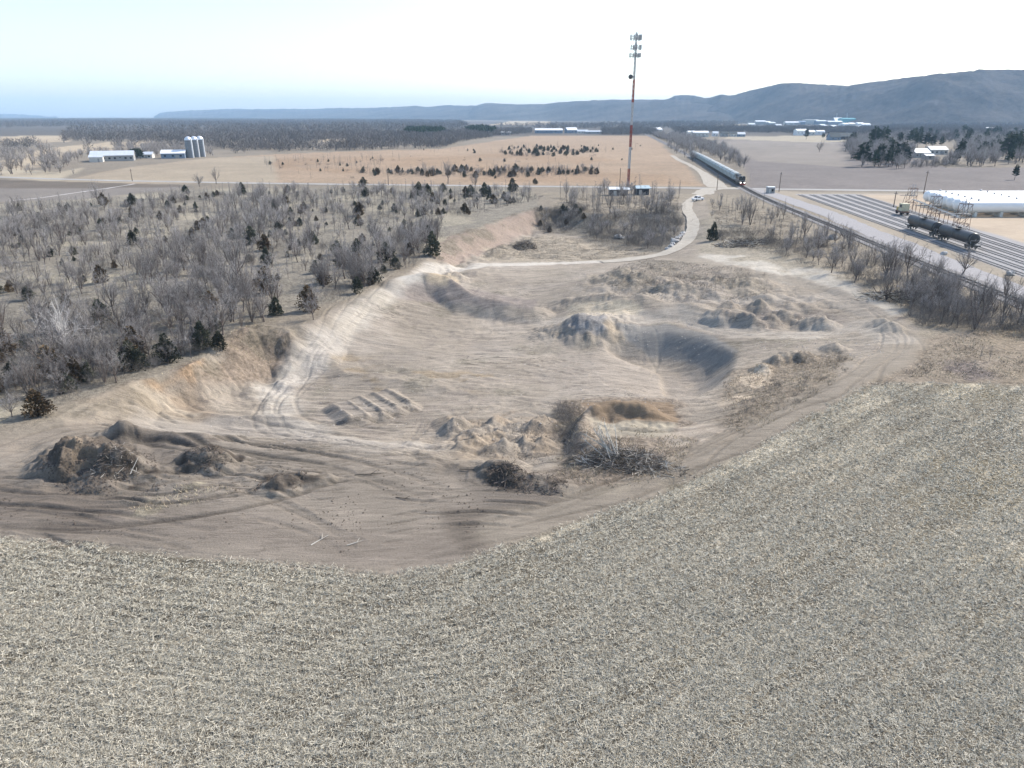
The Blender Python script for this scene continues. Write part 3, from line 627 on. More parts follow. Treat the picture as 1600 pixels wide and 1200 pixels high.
def hills(label, sil, base=.74, nr=46, dpx=2.0, seed=1, spur=.3, tree=7):
    """sil: (px, py of the crest, distance of the crest)"""
    s = np.array(sil, float); q = np.arange(s[0, 0], s[-1, 0]+.1, dpx)
    py = np.interp(q, s[:, 0], s[:, 1]); D = np.interp(q, s[:, 0], s[:, 2]); kk = np.hanning(61); kk /= kk.sum(); D = np.convolve(np.pad(D, 30, 'edge'), kk, 'valid'); kk = np.hanning(9); kk /= kk.sum(); py = np.convolve(np.pad(py, 4, 'edge'), kk, 'valid')+np.array([float(vn(a, 0, 5, 3))-.5 for a in q])*1.0
    dx, dy, dz = ray(q, py); zc = H+D*dz/dy
    t = np.concatenate([np.linspace(0, 1, nr), np.linspace(1.08, 1.35, 4)])
    R = D[:, None]*(base+(1-base)*t[None, :]); Xh = dx[:, None]/dy[:, None]*R; Yh = R
    prof = np.where(t < 1, smooth(t)**.9, 1-.15*(t-1))[None, :]
    sp = fbm(Xh, Yh, D[:, None]*0+D.mean()*.06, 4, seed)
    tt = np.clip(t, 0, 1)[None, :]
    zz = zc[:, None]*np.clip(prof+sp*spur*4*tt*(1-tt)**.8, 0, 1.02)-1.5
    zz += fbm(Xh, Yh, 16, 2, seed+9)*tree*np.clip(tt*6, 0, 1)
    n0, n1 = zz.shape; ix = np.arange(n0*n1).reshape(n0, n1)
    f = np.stack([ix[:-1, :-1], ix[1:, :-1], ix[1:, 1:], ix[:-1, 1:]], -1).reshape(-1, 4)
    me = mesh_np('hills', np.stack([Xh, Yh, zz], -1).reshape(-1, 3), f, [M['hill']], smooth_=True)
    tag(link('hills', me), label, kind='structure')
hills('very far pale ridge at the left end of the horizon', [(-400,176,13320),(-60,178,13320),(0,178,13320),(40,178.5,13320),(66,181,13320),(90,182.2,13320)], seed=11)
hills('long pale blue line of river bluffs', [(240,182.4,12240),(248,177,12240),(262,174.5,11880),(300,172,11520),(360,170.5,11160),(430,170.5,10800),(480,170.5,10440),(520,169,10080),(575,168.5,9720),(625,167,9360),(650,166,9000),(662,167.5,9000),(700,165,8640),(745,165,8280),(800,166,8280)], seed=12)
hills('middle blue bluffs with rounded tops', [(715,180,8075),(735,172,7820),(745,164,7650),(762,161,7650),(800,162.5,7310),(850,163,6970),(880,160,6630),(910,157.5,6375),(960,156.5,6120),(1000,155,5865),(1040,156,5610),(1100,158,5355),(1160,160,5100)], seed=13)
hills('big wooded bluff rising over the town on the right', [(930,180,6900),(980,168,6700),(1020,161,6400),(1040,156.5,6200),(1052,151,6000),(1068,148,5800),(1082,148.5,5600),(1105,153.5,5300),(1128,147.5,5100),(1145,149,4950),(1158,145,4800),(1185,138,4600),(1215,130.5,4350),(1245,130,4150),(1290,131.5,3950),(1325,134,3800),(1345,130,3700),(1400,123,3550),(1450,117,3400),(1500,111.5,3350),(1545,108.5,3300),(1600,109,3300),(1700,112,3300),(1850,108,3300),(2000,110,3300)], base=.80, nr=70, dpx=1.5, seed=14, spur=.38, tree=5)
# ------------------------------------------------ roads as sheets on the land
def smoothline(w, step=2.0, it=6):
    q = []
    for i in range(len(w)-1):
        (ax, ay), (bx, by) = w[i], w[i+1]; m = max(1, int(math.hypot(bx-ax, by-ay)/step))
        for j in range(m): q.append((ax+(bx-ax)*j/m, ay+(by-ay)*j/m))
    q.append(w[-1]); q = np.array(q, float)
    for _ in range(it): q[1:-1] = (q[:-2]+q[1:-1]*2+q[2:])/4
    return q
def normals(q):
    t = np.gradient(q, axis=0); t /= np.linalg.norm(t, axis=1)[:, None]+1e-9
    return t, np.stack([-t[:, 1], t[:, 0]], 1)
def sheet(name, label, q, wid, m, dz=.05, nc=5, jit=.5, kind='structure', flat=False, seed=3, wfn=None):
    t, nn = normals(q); vs = []
    for i in range(len(q)):
        for j in range(nc):
            u = (j/(nc-1)-.5)*(wid if wfn is None else wid*wfn(i/len(q)))
            if j in (0, nc-1) and jit: u += (float(fbm(q[i, 0], q[i, 1], 5, 2, seed+j)))*jit*2
            x, y = q[i]+nn[i]*u; z = 0 if flat else float(gz(x, y))
            vs.append((x, y, z+dz))
    v = np.array(vs)
    if not flat:                                        # level across so nothing pokes through
        zz = v[:, 2].reshape(-1, nc); zz[:] = np.maximum(zz, zz.max(1, keepdims=True)*.5+zz*.5); v[:, 2] = zz.ravel()
    ix = np.arange(len(q)*nc).reshape(-1, nc)
    f = np.stack([ix[:-1, :-1], ix[:-1, 1:], ix[1:, 1:], ix[1:, :-1]], -1).reshape(-1, 4)[:, ::-1]
    return tag(link(name, mesh_np(name, v, f, [m])), label, kind=kind)
xr = smoothline(GW([(-500,262),(-200,270),(0,277),(150,282),(400,286.5),(600,289),(800,291),(1000,293.2),(1170,295.2),(1350,297.6),(1600,300),(2000,304)]), 6, 20)
sheet('county_road', 'pale paved county road crossing the whole plain', xr, 7, M['asphalt'], .07, jit=.2)
wr = smoothline(GW([(940,410),(985,407),(1020,401),(1050,394),(1070,381),(1081,366),(1084,352),(1080,338),(1073,327),(1074,318),(1086,309),(1100,302),(1108,296)]), 1.5, 10)
sheet('gravel_road', 'winding pale gravel road down into the pit', wr, 3.9, M['gravel'], .10, jit=.35, nc=6)
sr = smoothline(GW([(1122,293),(1112,284),(1104,275),(1092,266),(1078,258),(1060,250),(1050,243)]), 4, 8)
sheet('gravel_road', 'straight gravel side road beside the train', sr, 7.5, M['gravel'], .09, jit=.7, wfn=lambda t: 1.3 if t < .05 else max(.55, 1.6-t*3))
jx = smoothline(GW([(1096,304),(1105,297),(1122,294),(1150,294.5)]), 2, 8)
sheet('gravel_apron', 'wide gravel mouth where the roads meet', jx, 8.5, M['gravel'], .08, jit=1.5)
ay = smoothline(GW([(1180,297),(1205,303),(1240,315),(1300,336),(1345,357),(1400,378),(1450,400),(1520,428),(1600,462),(1750,530)]), 3, 10)
sheet('yard_road', 'pale gravel service road between the main line and the yard', ay, 8.0, M['ballast2'], .06, jit=.8)
fr = smoothline(GW([(1200,220),(1255,221.5),(1310,224),(1345,226),(1400,230)]), 8, 6)
sheet('farm_road', 'thin pale farm road across the far field', fr, 6, M['gravel'], .06, jit=.5)
sheet('embankment_road', 'pale highway on a low embankment below the bluffs', smoothline(GW([(860,190),(930,191.5),(985,190.5),(1030,189),(1060,187.3)]), 40, 4), 34, M['gravel'], 4.0, flat=True, jit=0)
cr = smoothline(GW([(20,313.5),(55,311),(100,304),(150,297),(185,292),(210,287.5)]), 4, 4)
sheet('creek', 'thin pale watercourse across the dark field', cr, 1.4, M['paletwig'], .06, jit=.5)
# ------------------------------------------------ railway
ml = smoothline(GW([(1800,560),(1600,472),(1440,414),(1330,366),(1200,313.5),(1163,294.5),(1095,252.5),(1030,219.5),(1000,206)]), 4, 60)
sheet('ballast_bed', 'dark ballast bed of the main line', ml, 6.2, M['ballast'], .16, jit=.3)
def track(label, q, sp=1.5, group=None, tw=2.7, ny=9999, base=.2, tm='tie'):
    t, nn = normals(q); z = np.array([float(gz(a, b)) for a, b in q])+base
    o = empty('railway_track', (float(q[0, 0]), float(q[0, 1]), 0), label=label, cat='railway track', group=group)
    off = np.array([q[0, 0], q[0, 1], 0])
    for s in (-.76, .76):
        v = []
        for i in range(len(q)):
            for a, h in ((-.06, .02), (.06, .02), (.06, .17), (-.06, .17)):
                p = q[i]+nn[i]*(s+a); v.append((p[0], p[1], z[i]+h))
        ix = np.arange(len(q)*4).reshape(-1, 4); f = []
        for j in range(4): f.append(np.stack([ix[:-1, j], ix[:-1, (j+1) % 4], ix[1:, (j+1) % 4], ix[1:, j]], -1))
        link('rail', mesh_np('rail', np.array(v)-off, np.concatenate(f), [M['rail']]), o)
    L = np.concatenate([[0], np.cumsum(np.hypot(*np.diff(q, axis=0).T))]); mb = MBd()
    for s in np.arange(0, L[-1], sp):
        x = np.interp(s, L, q[:, 0]); y = np.interp(s, L, q[:, 1]); zz = np.interp(s, L, z); i = min(len(q)-1, np.searchsorted(L, s))
        if y > ny: continue
        mb.box((x-off[0], y-off[1], zz+.0), (tw, .3, .16), rz=math.atan2(nn[i, 1], nn[i, 0]))
    s_ = mb.build('sleepers', M[tm], o); tag(s_, kind='stuff')
    return o
track('main line track curving past the yard and under the train', ml, ny=520)
ya, yb = P(1250, 304.5), P(1600, 430); yc, ydd = P(1341, 304.5), P(1600, 388)
YT = []
for k in range(6):
    f = k/5; a = np.array([ya[0]+(yc[0]-ya[0])*f, ya[1]+(yc[1]-ya[1])*f]); b = np.array([yb[0]+(ydd[0]-yb[0])*f, yb[1]+(ydd[1]-yb[1])*f])
    d_ = (b-a)/np.linalg.norm(b-a); b = a+d_*330; YT.append((a, d_)); q = smoothline([tuple(a), tuple(b)], 8, 0)
    pos = ['nearest the service road', 'under the two black tank cars', 'third counted from the service road', 'fourth counted from the service road', 'second nearest the white tanks', 'nearest the loading racks and white tanks'][k]
    track('straight yard track on pale gravel, '+pos, q, group='rail yard tracks', sp=1.6, base=-.02, tm='ytie', tw=2.5)
# ------------------------------------------------ rolling stock
def truckset(par, xs, r=.46, m='steel'):
    for x in xs:
        mb = MBd(); mb.box((x, -1.0, .75), (2.6, .16, .4)); mb.box((x, 1.0, .75), (2.6, .16, .4)); mb.box((x, 0, .8), (.5, 2.0, .3))
        t = mb.build('bogie', M[m], par)
        for dx in (-.9, .9):
            for y in (-.78, .78): MBd().lathe([(-.07, r*.8), (-.06, r), (.06, r), (.07, r*.8)], 'y', (x+dx, y, .46), 12).build('wheel', M['steel'], t, sm=False)
def make_hopper():
    o = empty('hopper_car', cat='hopper car')
    mb = MBd()
    L2 = 7.2
    sec = [(-1.55, 1.5), (-1.6, 2.3), (-1.6, 3.7), (-1.15, 4.4), (-.5, 4.62), (.5, 4.62), (1.15, 4.4), (1.6, 3.7), (1.6, 2.3), (1.55, 1.5)]
    mb.prism(sec, -L2, L2, 0, 'x')
    for i in range(11):
        x = -L2+.15+i*(2*L2-.3)/10
        for s in (-1, 1): mb.box((x, s*1.66, 2.65), (.16, .14, 2.3))
    mb.build('body', M['hopper'], o)
    mb = MBd()
    for x in (-4.9, -1.6, 1.6, 4.9): mb.box((x, 0, 1.05), (2.6, 2.4, .9), taper=1.25)
    mb.build('hopper_bay', M['steel'], o)
    for s in (-1, 1):
        mb = MBd(); mb.prism([(s*L2, 3.9), (s*L2, 1.6), (s*(L2-.05), 1.6)] if s > 0 else [(s*L2, 3.9), (s*(L2-.05), 1.6), (s*L2, 1.6)], -.02, .02)
        mb.box((s*8.0, 0, 1.15), (.9, 2.6, .35)); mb.box((s*8.0, -1.3, 2.4), (.08, .08, 2.6)); mb.box((s*8.0, 1.3, 2.4), (.08, .08, 2.6)); mb.box((s*8.0, 0, 3.2), (.08, 2.6, .08))
        mb.build('end_frame', M['steel'], o)
    mb = MBd(); mb.box((0, 0, 4.72), (13.5, .5, .16)); 
    mb.build('roof_hatch', M['hopper'], o)
    mb = MBd(); mb.box((0, -.85, 4.72), (15, .5, .06)); mb.box((0, .85, 4.72), (15, .5, .06)); mb.build('roof_walkway', M['walk'], o)
    truckset(o, (-5.9, 5.9)); return o
def children(o): return [x for x in COLL.objects if x.parent == o]
def dup(o, loc, rz, label=None, group=None, cache={}):
    if o.name not in cache: cache[o.name] = [(c, children(c)) for c in children(o)]
    r = o.copy(); COLL.objects.link(r); r.location = loc; r.rotation_euler = (0, 0, rz)
    if label: r['label'] = label
    if group: r['group'] = group
    for c, gs in cache[o.name]:
        q = c.copy(); COLL.objects.link(q); q.parent = r
        for g in gs:
            h = g.copy(); COLL.objects.link(h); h.parent = q
    return r
Lm = np.concatenate([[0], np.cumsum(np.hypot(*np.diff(ml, axis=0).T))])
s0 = float(np.interp(0, [0], [0]))
nose = P(1158, 293.0); s_n = Lm[np.argmin(np.hypot(ml[:, 0]-nose[0], ml[:, 1]-nose[1]))]+4
def onml(s):
    x = np.interp(s, Lm, ml[:, 0]); y = np.interp(s, Lm, ml[:, 1]); x2 = np.interp(s+3, Lm, ml[:, 0]); y2 = np.interp(s+3, Lm, ml[:, 1])
    return x, y, math.atan2(y2-y, x2-x)
hop = make_hopper(); ords = ['first grey white hopper car, right behind the black locomotive', 'second hopper car behind the locomotive', 'third hopper car behind the locomotive', 'fourth hopper car behind the locomotive', 'fifth hopper car behind the locomotive', 'sixth hopper car behind the locomotive', 'seventh hopper car behind the locomotive', 'eighth hopper car behind the locomotive', 'ninth hopper car behind the locomotive', 'tenth hopper car behind the locomotive', 'eleventh hopper car, partly behind bare trees', 'twelfth hopper car, partly behind bare trees', 'thirteenth hopper car, among the bare trees', 'fourteenth hopper car, among the bare trees', 'last visible hopper car far along the tree lined track']
for i, lb in enumerate(ords):
    x, y, a = onml(s_n+19.4+8.6+i*17.2); z = .46
    if i == 0: hop.location = (x, y, z); hop.rotation_euler = (0, 0, a); tag(hop, lb, 'hopper car', 'hopper cars of the freight train')
    else: dup(hop, (x, y, z), a, lb, 'hopper cars of the freight train')
# locomotive: local -x is the front
x, y, a = onml(s_n+9.3)
lo = empty('locomotive', (x, y, .46), a, label='black diesel locomotive with two lit ditch lights at the head of the train', cat='locomotive')
mb = MBd(); mb.box((0, 0, 1.35), (18.2, 3.0, .35)); mb.box((-8.95, 0, 1.0), (.25, 2.9, 1.0)); mb.box((8.95, 0, 1.0), (.25, 2.9, 1.0)); mb.build('underframe', M['black'], lo)
MBd().box((0, 0, .8), (4.6, 2.6, .8), taper=1.05).build('fuel_tank', M['black'], lo)
mb = MBd(); mb.prism([(-1.0, 1.55), (-1.0, 3.6), (-.7, 4.0), (.7, 4.0), (1.0, 3.6), (1.0, 1.55)], -4.6, 8.4, 0, 'x'); mb.build('long_hood', M['black'], lo)
mb = MBd(); mb.box((7.0, 0, 4.2), (2.6, 3.0, .5)); mb.box((4.3, 0, 4.15), (1.8, 1.4, .3)); mb.build('radiator', M['black'], lo)
mb = MBd(); mb.box((1.5, 0, 4.12), (1.6, .8, .28)); mb.build('exhaust_stack', M['steel'], lo)
cb = MBd().prism([(-1.5, 1.55), (-1.5, 4.0), (-1.1, 4.45), (1.1, 4.45), (1.5, 4.0), (1.5, 1.55)], -6.9, -4.6, 0, 'x').build('cab', M['black'], lo)
for s in (-1, 1): MBd().box((-6.92, s*.62, 3.55), (.06, .75, .6)).build('window', M['glass'], cb); MBd().box((-5.7, s*1.52, 3.5), (1.3, .06, .6)).build('window', M['glass'], cb)
MBd().box((-7.75, 0, 2.45), (1.7, 1.9, 1.8), taper=.9).build('nose', M['black'], lo)
tag(MBd().box((-9.15, 0, .75), (.18, 2.7, .75)).build('pilot_plate', M['redband'], lo), 'dark red end plate')
for s in (-1, 1): MBd().lathe([(-.1, .22), (.02, .22)], 'x', (-9.2, s*.9, 1.5), 12).build('headlight', M['lamp'], lo)
MBd().lathe([(-.1, .16), (.02, .16)], 'x', (-7.0, 0, 4.2), 10).build('headlight', M['white'], lo)
mb = MBd()
for s in (-1, 1):
    for xx in np.arange(-8.8, 9, 2.2): mb.box((xx, s*1.46, 2.05), (.05, .05, 1.05))
    mb.box((0, s*1.46, 2.55), (17.8, .05, .05))
mb.box((-8.9, 0, 2.5), (.05, 2.9, .05)); mb.build('handrail', M['white'], lo)
truckset(lo, (-6.0, 6.0), .5)
# tank cars
def make_tankcar():
    o = empty('tank_car', cat='tank car')
    r = 1.55; L2 = 9.0
    MBd().lathe([(-L2, .3), (-L2+.12, .9), (-L2+.45, 1.35), (-L2+.9, r), (L2-.9, r), (L2-.45, 1.35), (L2-.12, .9), (L2, .3)], 'x', (0, 0, 2.75), 24).build('tank', M['black'], o, sm=False)
    for s in (-1, 1): MBd().lathe([(0, 1.42), (.1, 1.3)] if s > 0 else [(-.1, 1.3), (0, 1.42)], 'x', (s*(L2-.42), 0, 2.75), 24).build('tank_end', M['rustgrey'], o)
    mb = MBd(); mb.box((-8.3, 0, 1.15), (2.9, 2.7, .3)); mb.box((8.3, 0, 1.15), (2.9, 2.7, .3)); mb.build('underframe', M['black'], o)
    MBd().lathe([(0, .55), (.5, .55), (.62, .4)], 'z', (0, 0, 4.2), 14).build('valve_dome', M['black'], o)
    mb = MBd(); mb.box((0, 0, 4.38), (2.6, 2.9, .08))
    for sx in (-1.3, 1.3):
        for sy in (-1.45, 1.45): mb.box((sx, sy, 4.9), (.07, .07, 1.0))
    for sy in (-1.45, 1.45): mb.box((0, sy, 5.38), (2.6, .07, .07)); mb.box((0, sy, 4.9), (2.6, .06, .06))
    mb.build('platform', M['steel'], o)
    mb = MBd()
    for s in (-1, 1):
        for k in (-.25, .25): mb.tube((k, s*1.75, 1.2), (k, s*1.5, 4.4), .035, n=4)
        for z in np.arange(1.4, 4.3, .4): mb.box((0, s*1.68, z), (.5, .04, .04))
    mb.build('ladder', M['steel'], o)
    for sx in (-1, 1):
        mb = MBd()
        for sy in (-1.35, 1.35): mb.box((sx*9.7, sy, 1.9), (.06, .06, 1.3))
        mb.box((sx*9.7, 0, 2.5), (.06, 2.7, .06)); mb.build('end_rail', M['lsteel'], o)
    truckset(o, (-7.6, 7.6)); return o
tk = make_tankcar(); a0, d0 = YT[1]; e = np.array(P(1514, 399)); s1 = np.dot(e-a0, d0)-15.5
for i, lb in enumerate(['black tank car with grimy brown end, nearest the camera on the yard track', 'black tank car standing farther up the yard track']):
    p = a0+d0*(s1-i*20.6); loc = (p[0], p[1], .26); az = math.atan2(d0[1], d0[0])
    if i == 0: tk.location = loc; tk.rotation_euler = (0, 0, az); tag(tk, lb, 'tank car', 'black tank cars in the yard')
    else: dup(tk, loc, az, lb)
# ------------------------------------------------ white gas tanks
fx, fy = P(1497, 338); bx_, by_ = P(1441, 320)
def make_storage():
    o = empty('storage_tank', cat='storage tank'); L = 46.; r = 2.05
    MBd().lathe([(0, .25), (.15, 1.0), (.6, 1.65), (1.4, r), (L-1.4, r), (L-.6, 1.65), (L-.15, 1.0), (L, .25)], 'x', (0, 0, 3.35), 28).build('tank_shell', M['tankwhite'], o, sm=False)
    for x in (5, 14, 23, 32, 41): MBd().box((x, 0, .85), (.9, 3.4, 1.7)).build('saddle', M['offwhite'], o)
    mb = MBd()
    for x in (6, 22): mb.lathe([(0, .35), (.5, .35), (.6, .2)], 'z', (x, 0, 5.35), 10)
    mb.build('valve', M['lsteel'], o)
    mb = MBd(); mb.tube((.9, 0, 2.2), (.9, 0, .3), .12); mb.tube((.9, 0, .4), (-1.5, 0, .4), .12); mb.build('pipe', M['offwhite'], o)
    return o
stn = make_storage(); nt_ = 7
names = ['nearest of the row', 'second nearest of the row', 'third nearest of the row', 'middle one of the seven', 'third from the back of the row', 'second from the back of the row', 'farthest back of the row']
for i in range(nt_):
    f = i/(nt_-1); loc = (fx+(bx_-fx)*f, fy+(by_-fy)*f, 0)
    if i == 0: stn.location = loc; tag(stn, 'long white cylindrical gas tank, '+names[0], 'storage tank', 'row of long white gas tanks')
    else: dup(stn, loc, 0, 'long white cylindrical gas tank, '+names[i])
# loading racks
def make_rack(h=8.5):
    o = empty('loading_rack', cat='loading rack'); mb = MBd()
    for x in (-1.3, 1.3):
        for y in (-1.3, 1.3): mb.tube((x*1.25, y*1.25, 0), (x, y, h), .07, n=4)
    mb.build('frame', M['ruststeel'], o)
    mb = MBd()
    for z0, z1 in ((0, h*.33), (h*.33, h*.66), (h*.66, h)):
        for s in (-1, 1):
            mb.tube((-1.4, s*1.4, z0), (1.4, s*1.4, z1), .06, n=4); mb.tube((s*1.4, 1.4, z0), (s*1.4, -1.4, z1), .06, n=4)
            mb.tube((-1.35, s*1.35, z1), (1.35, s*1.35, z1), .07, n=4); mb.tube((s*1.35, -1.35, z1), (s*1.35, 1.35, z1), .07, n=4)
    mb.build('brace', M['ruststeel'], o)
    mb = MBd(); mb.box((0, 0, h*.66), (3.4, 3.4, .12)); mb.box((-3.1, 0, h*.66), (3.2, 1.2, .1)); mb.build('platform', M['steel'], o)
    mb = MBd()
    for s in (-1, 1): mb.tube((s*.5, -.6, h*.6), (s*.5, -.6, h+1.6), .09, n=5); mb.tube((s*.5, -.6, h+1.6), (s*.5-1.2, -.6, h+.6), .07, n=5)
    mb.build('pipe_arm', M['lsteel'], o)
    mb = MBd()
    for y in (-1.6, 1.6): mb.box((0, y, h*.66+1.05), (3.3, .06, .06)); mb.box((0, y, h*.66+.55), (3.3, .05, .05))
    mb.build('railing', M['offwhite'], o); return o
rk = make_rack(); rp = [(1500, 364, 1.0, 'rusty lattice loading rack right beside the black tank cars', -.1), (1456, 346, .95, 'rusty lattice loading rack in front of the white tank ends', -.1), (1421, 327, .9, 'loading rack standing behind the yellow machine', -.1)]
for i, (a, b, s, lb, rz) in enumerate(rp):
    x, y, z = G(a, b)
    q = rk if i == 0 else dup(rk, (x, y, 0), rz, lb)
    q.location = (x, y, 0); q.rotation_euler = (0, 0, rz); q.scale = (s, s, s); tag(q, lb, 'loading rack', 'loading racks beside the yard')
c1 = np.array(G(1424, 330)[:2]); c2 = np.array(G(1500, 364)[:2]); o = empty('pipe_bridge', (c1[0], c1[1], 0), label='low steel pipe bridge linking the loading racks along the yard', cat='pipe bridge')
mb = MBd(); d = c2-c1; L = np.linalg.norm(d); u = d/L; v_ = np.array([-u[1], u[0]])
for k in (-.5, 0, .5): mb.tube((v_[0]*k, v_[1]*k, 4.2), (d[0]+v_[0]*k, d[1]+v_[1]*k, 4.2), .09, n=5)
mb.build('pipe', M['offwhite'], o)
for s in np.arange(3, L-2, 9):
    mb = MBd(); p = u*s
    for k in (-.6, .6): mb.tube((p[0]+v_[0]*k, p[1]+v_[1]*k, 0), (p[0]+v_[0]*k, p[1]+v_[1]*k, 4.2), .09, n=5)
    mb.tube((p[0]-v_[0]*.7, p[1]-v_[1]*.7, 4.05), (p[0]+v_[0]*.7, p[1]+v_[1]*.7, 4.05), .09, n=5); mb.build('post', M['ruststeel'], o)
# yellow rail crane / mover
x, y, _ = G(1409, 336); o = empty('rail_mover', (x, y, .2), math.atan2(d0[1], d0[0])+pi, label='boxy cream and yellow track machine standing on the yard tracks', cat='track machine')
MBd().box((0, 0, 1.1), (5.6, 2.6, .5)).build('chassis', M['ruststeel'], o)
cb = MBd().box((-.7, 0, 2.6), (3.0, 2.5, 2.5), taper=.96).build('cab', M['cream'], o)
for s in (-1, 1): MBd().box((-.9, s*1.24, 3.0), (1.8, .08, .9)).build('window', M['glass'], cb)
MBd().box((1.9, 0, 1.9), (1.6, 2.2, 1.1)).build('engine_cover', M['yellow'], o)
MBd().tube((-.2, .6, 3.8), (-1.6, .6, 7.2), .07, n=5).build('antenna', M['steel'], o)
for sx in (-1.8, 1.8):
    for sy in (-1.1, 1.1): MBd().lathe([(-.22, .55), (.22, .55)], 'y', (sx, sy, .6), 14).build('wheel', M['rubber'], o)
# ------------------------------------------------ cell tower
def hpx(x, y, pyt, z0=0):
    """height of something standing at (x,y) whose top shows at pyt"""
    b = (600-pyt)/F; dz, dy = -ST+b*CT, CT+b*ST
    return H+y*dz/dy
x, y, _ = G(981, 297); HT = hpx(x, y, 50)
tw = empty('cell_tower', (x, y, 0), label='tall slim red and white lattice mast carrying phone antennas', cat='tower')
wb, wt = .62, .42
def legp(i, z):
    r = wb+(wt-wb)*z/HT; t = 2*pi*i/3+.4; return (r*cos(t), r*sin(t), z)
nb = 7
for b in range(nb):
    z0, z1 = HT*b/nb, HT*(b+1)/nb; mb = MBd(); nz_ = 5
    for i in range(3): mb.tube(legp(i, z0), legp(i, z1), .11, n=6)
    for j in range(nz_):
        a, c = z0+(z1-z0)*j/nz_, z0+(z1-z0)*(j+1)/nz_
        for i in range(3): mb.tube(legp(i, a), legp((i+1) % 3, c), .065, n=4); mb.tube(legp((i+1) % 3, a), legp(i, c), .065, n=4); mb.tube(legp(i, c), legp((i+1) % 3, c), .06, n=4)
    tag(mb.build('mast_section', M['redband'] if b % 2 == 0 and b < 5 else M['whiteband'], tw), ['red bottom section', 'lowest white section', 'second red section', 'second white section', 'third red section', 'upper grey section', 'top grey section'][b])
MBd().tube((.2, .2, 0), (.1, .1, HT-4), .16, n=5).build('cable_run', M['steel'], tw)
MBd().box((0, 0, .3), (3.2, 3.2, .6)).build('footing', M['offwhite'], tw)
for zt, nn_, rr, hh in ((HT-2.2, 9, 1.6, 2.4), (HT-6.2, 8, 1.7, 2.2), (HT-9.4, 9, 1.6, 1.8)):
    mb = MBd()
    for i in range(3):
        t = 2*pi*i/3+.2; c = (rr*cos(t), rr*sin(t)); tt = (-sin(t), cos(t))
        mb.tube((0, 0, zt), (c[0], c[1], zt), .09, n=4)
        for dz in (-.5, .5): mb.tube((c[0]-tt[0]*2, c[1]-tt[1]*2, zt+dz), (c[0]+tt[0]*2, c[1]+tt[1]*2, zt+dz), .06, n=4)
    fr_ = mb.build('antenna_frame', M['steel'], tw)
    for i in range(3):
        t = 2*pi*i/3+.2
        for k in (-1.7, -.5, .9, 1.8)[:nn_//3+1]:
            px_, py_ = rr*cos(t)*1.12-sin(t)*k, rr*sin(t)*1.12+cos(t)*k
            MBd().box((px_, py_, zt), (.34, .26, hh), rz=t).build('panel_antenna', M['lsteel'], fr_)
zd = hpx(x, y, 120); MBd().lathe([(0, .2), (.25, .8), (.45, 1.0), (.9, 1.0)], 'y', (-1.6, -.8, zd), 18).build('dish', M['steel'], tw)
MBd().tube((0, 0, HT), (0, 0, HT+4), .04, n=4).build('whip_antenna', M['steel'], tw)
# shelters by the tower
def shelter(px, py, w_, d_, h, rh, wall, roof, label, rz=0, door=True, over=.5):
    x, y, z = G(px, py); o = empty('equipment_shelter', (x, y, z-.1), rz, label=label, cat='shelter')
    MBd().box((0, 0, h/2), (w_, d_, h)).build('wall', M[wall], o)
    MBd().prism([(-d_/2-over, h+.01), (-d_/2-over, h+.25), (0, h+rh+.25), (d_/2+over, h+.25), (d_/2+over, h+.01)], -w_/2-over, w_/2+over, 0, 'x').build('roof', M[roof], o)
    if door:
        MBd().box((-w_*.22, -d_/2-.04, h*.42), (w_*.2, .08, h*.8)).build('door', M['offwhite'], o); MBd().box((w_*.2, -d_/2-.04, h*.55), (w_*.28, .08, h*.4)).build('window', M['glass'], o)
    mb = MBd()
    for s in (-1, 1): mb.box((s*(w_/2+over-.1), -d_/2-over+.1, h/2), (.14, .14, h))
    mb.build('post', M['lsteel'], o); return o
shelter(966, 305, 7.5, 4, 2.6, .7, 'darkwall', 'white', 'dark shelter with white roof left of the cell tower foot', over=.9)
shelter(1002, 304, 5.5, 5, 2.8, 1.0, 'darkwall', 'blueroof', 'dark open shed with pale blue roof right of the cell tower', .1, over=.6)
shelter(1203, 302, 3.0, 2.6, 2.7, .2, 'greywall', 'white', 'small grey signal hut with white lid beside the crossing', over=.15)
def pole(px, py, top, label, rz=0, arm=True):
    x, y, z = G(px, py); h = hpx(x, y, top); o = empty('utility_pole', (x, y, z-.2), rz, label=label, cat='utility pole', group='wooden utility poles along the road')
    MBd().tube((0, 0, 0), (.0, 0, h), .2, .13, 7).build('pole', M['wood'], o)
    if arm:
        q = MBd().box((0, 0, h-.9), (.14, 2.6, .16)).build('crossarm', M['wood'], o); mb = MBd()
        for s in (-1.1, -.5, .5, 1.1): mb.lathe([(0, .06), (.2, .08)], 'z', (0, s, h-.82), 6)
        mb.build('insulator', M['lsteel'], q)
for a, b, t_, lb in [(968,296,262,'bare utility pole just left of the red and white tower'),(1217,300,268,'utility pole standing by the small signal hut'),(1443,303,266,'utility pole standing behind the left white tank ends'),(1396,324,298,'short pole beside the yellow track machine'),(607,289,264,'thin utility pole along the road above the left wood'),(1120,297,271,'utility pole near the road junction'),(207,283,263,'thin pole by the road below the far barns')]:
    pole(a, b, t_, lb)
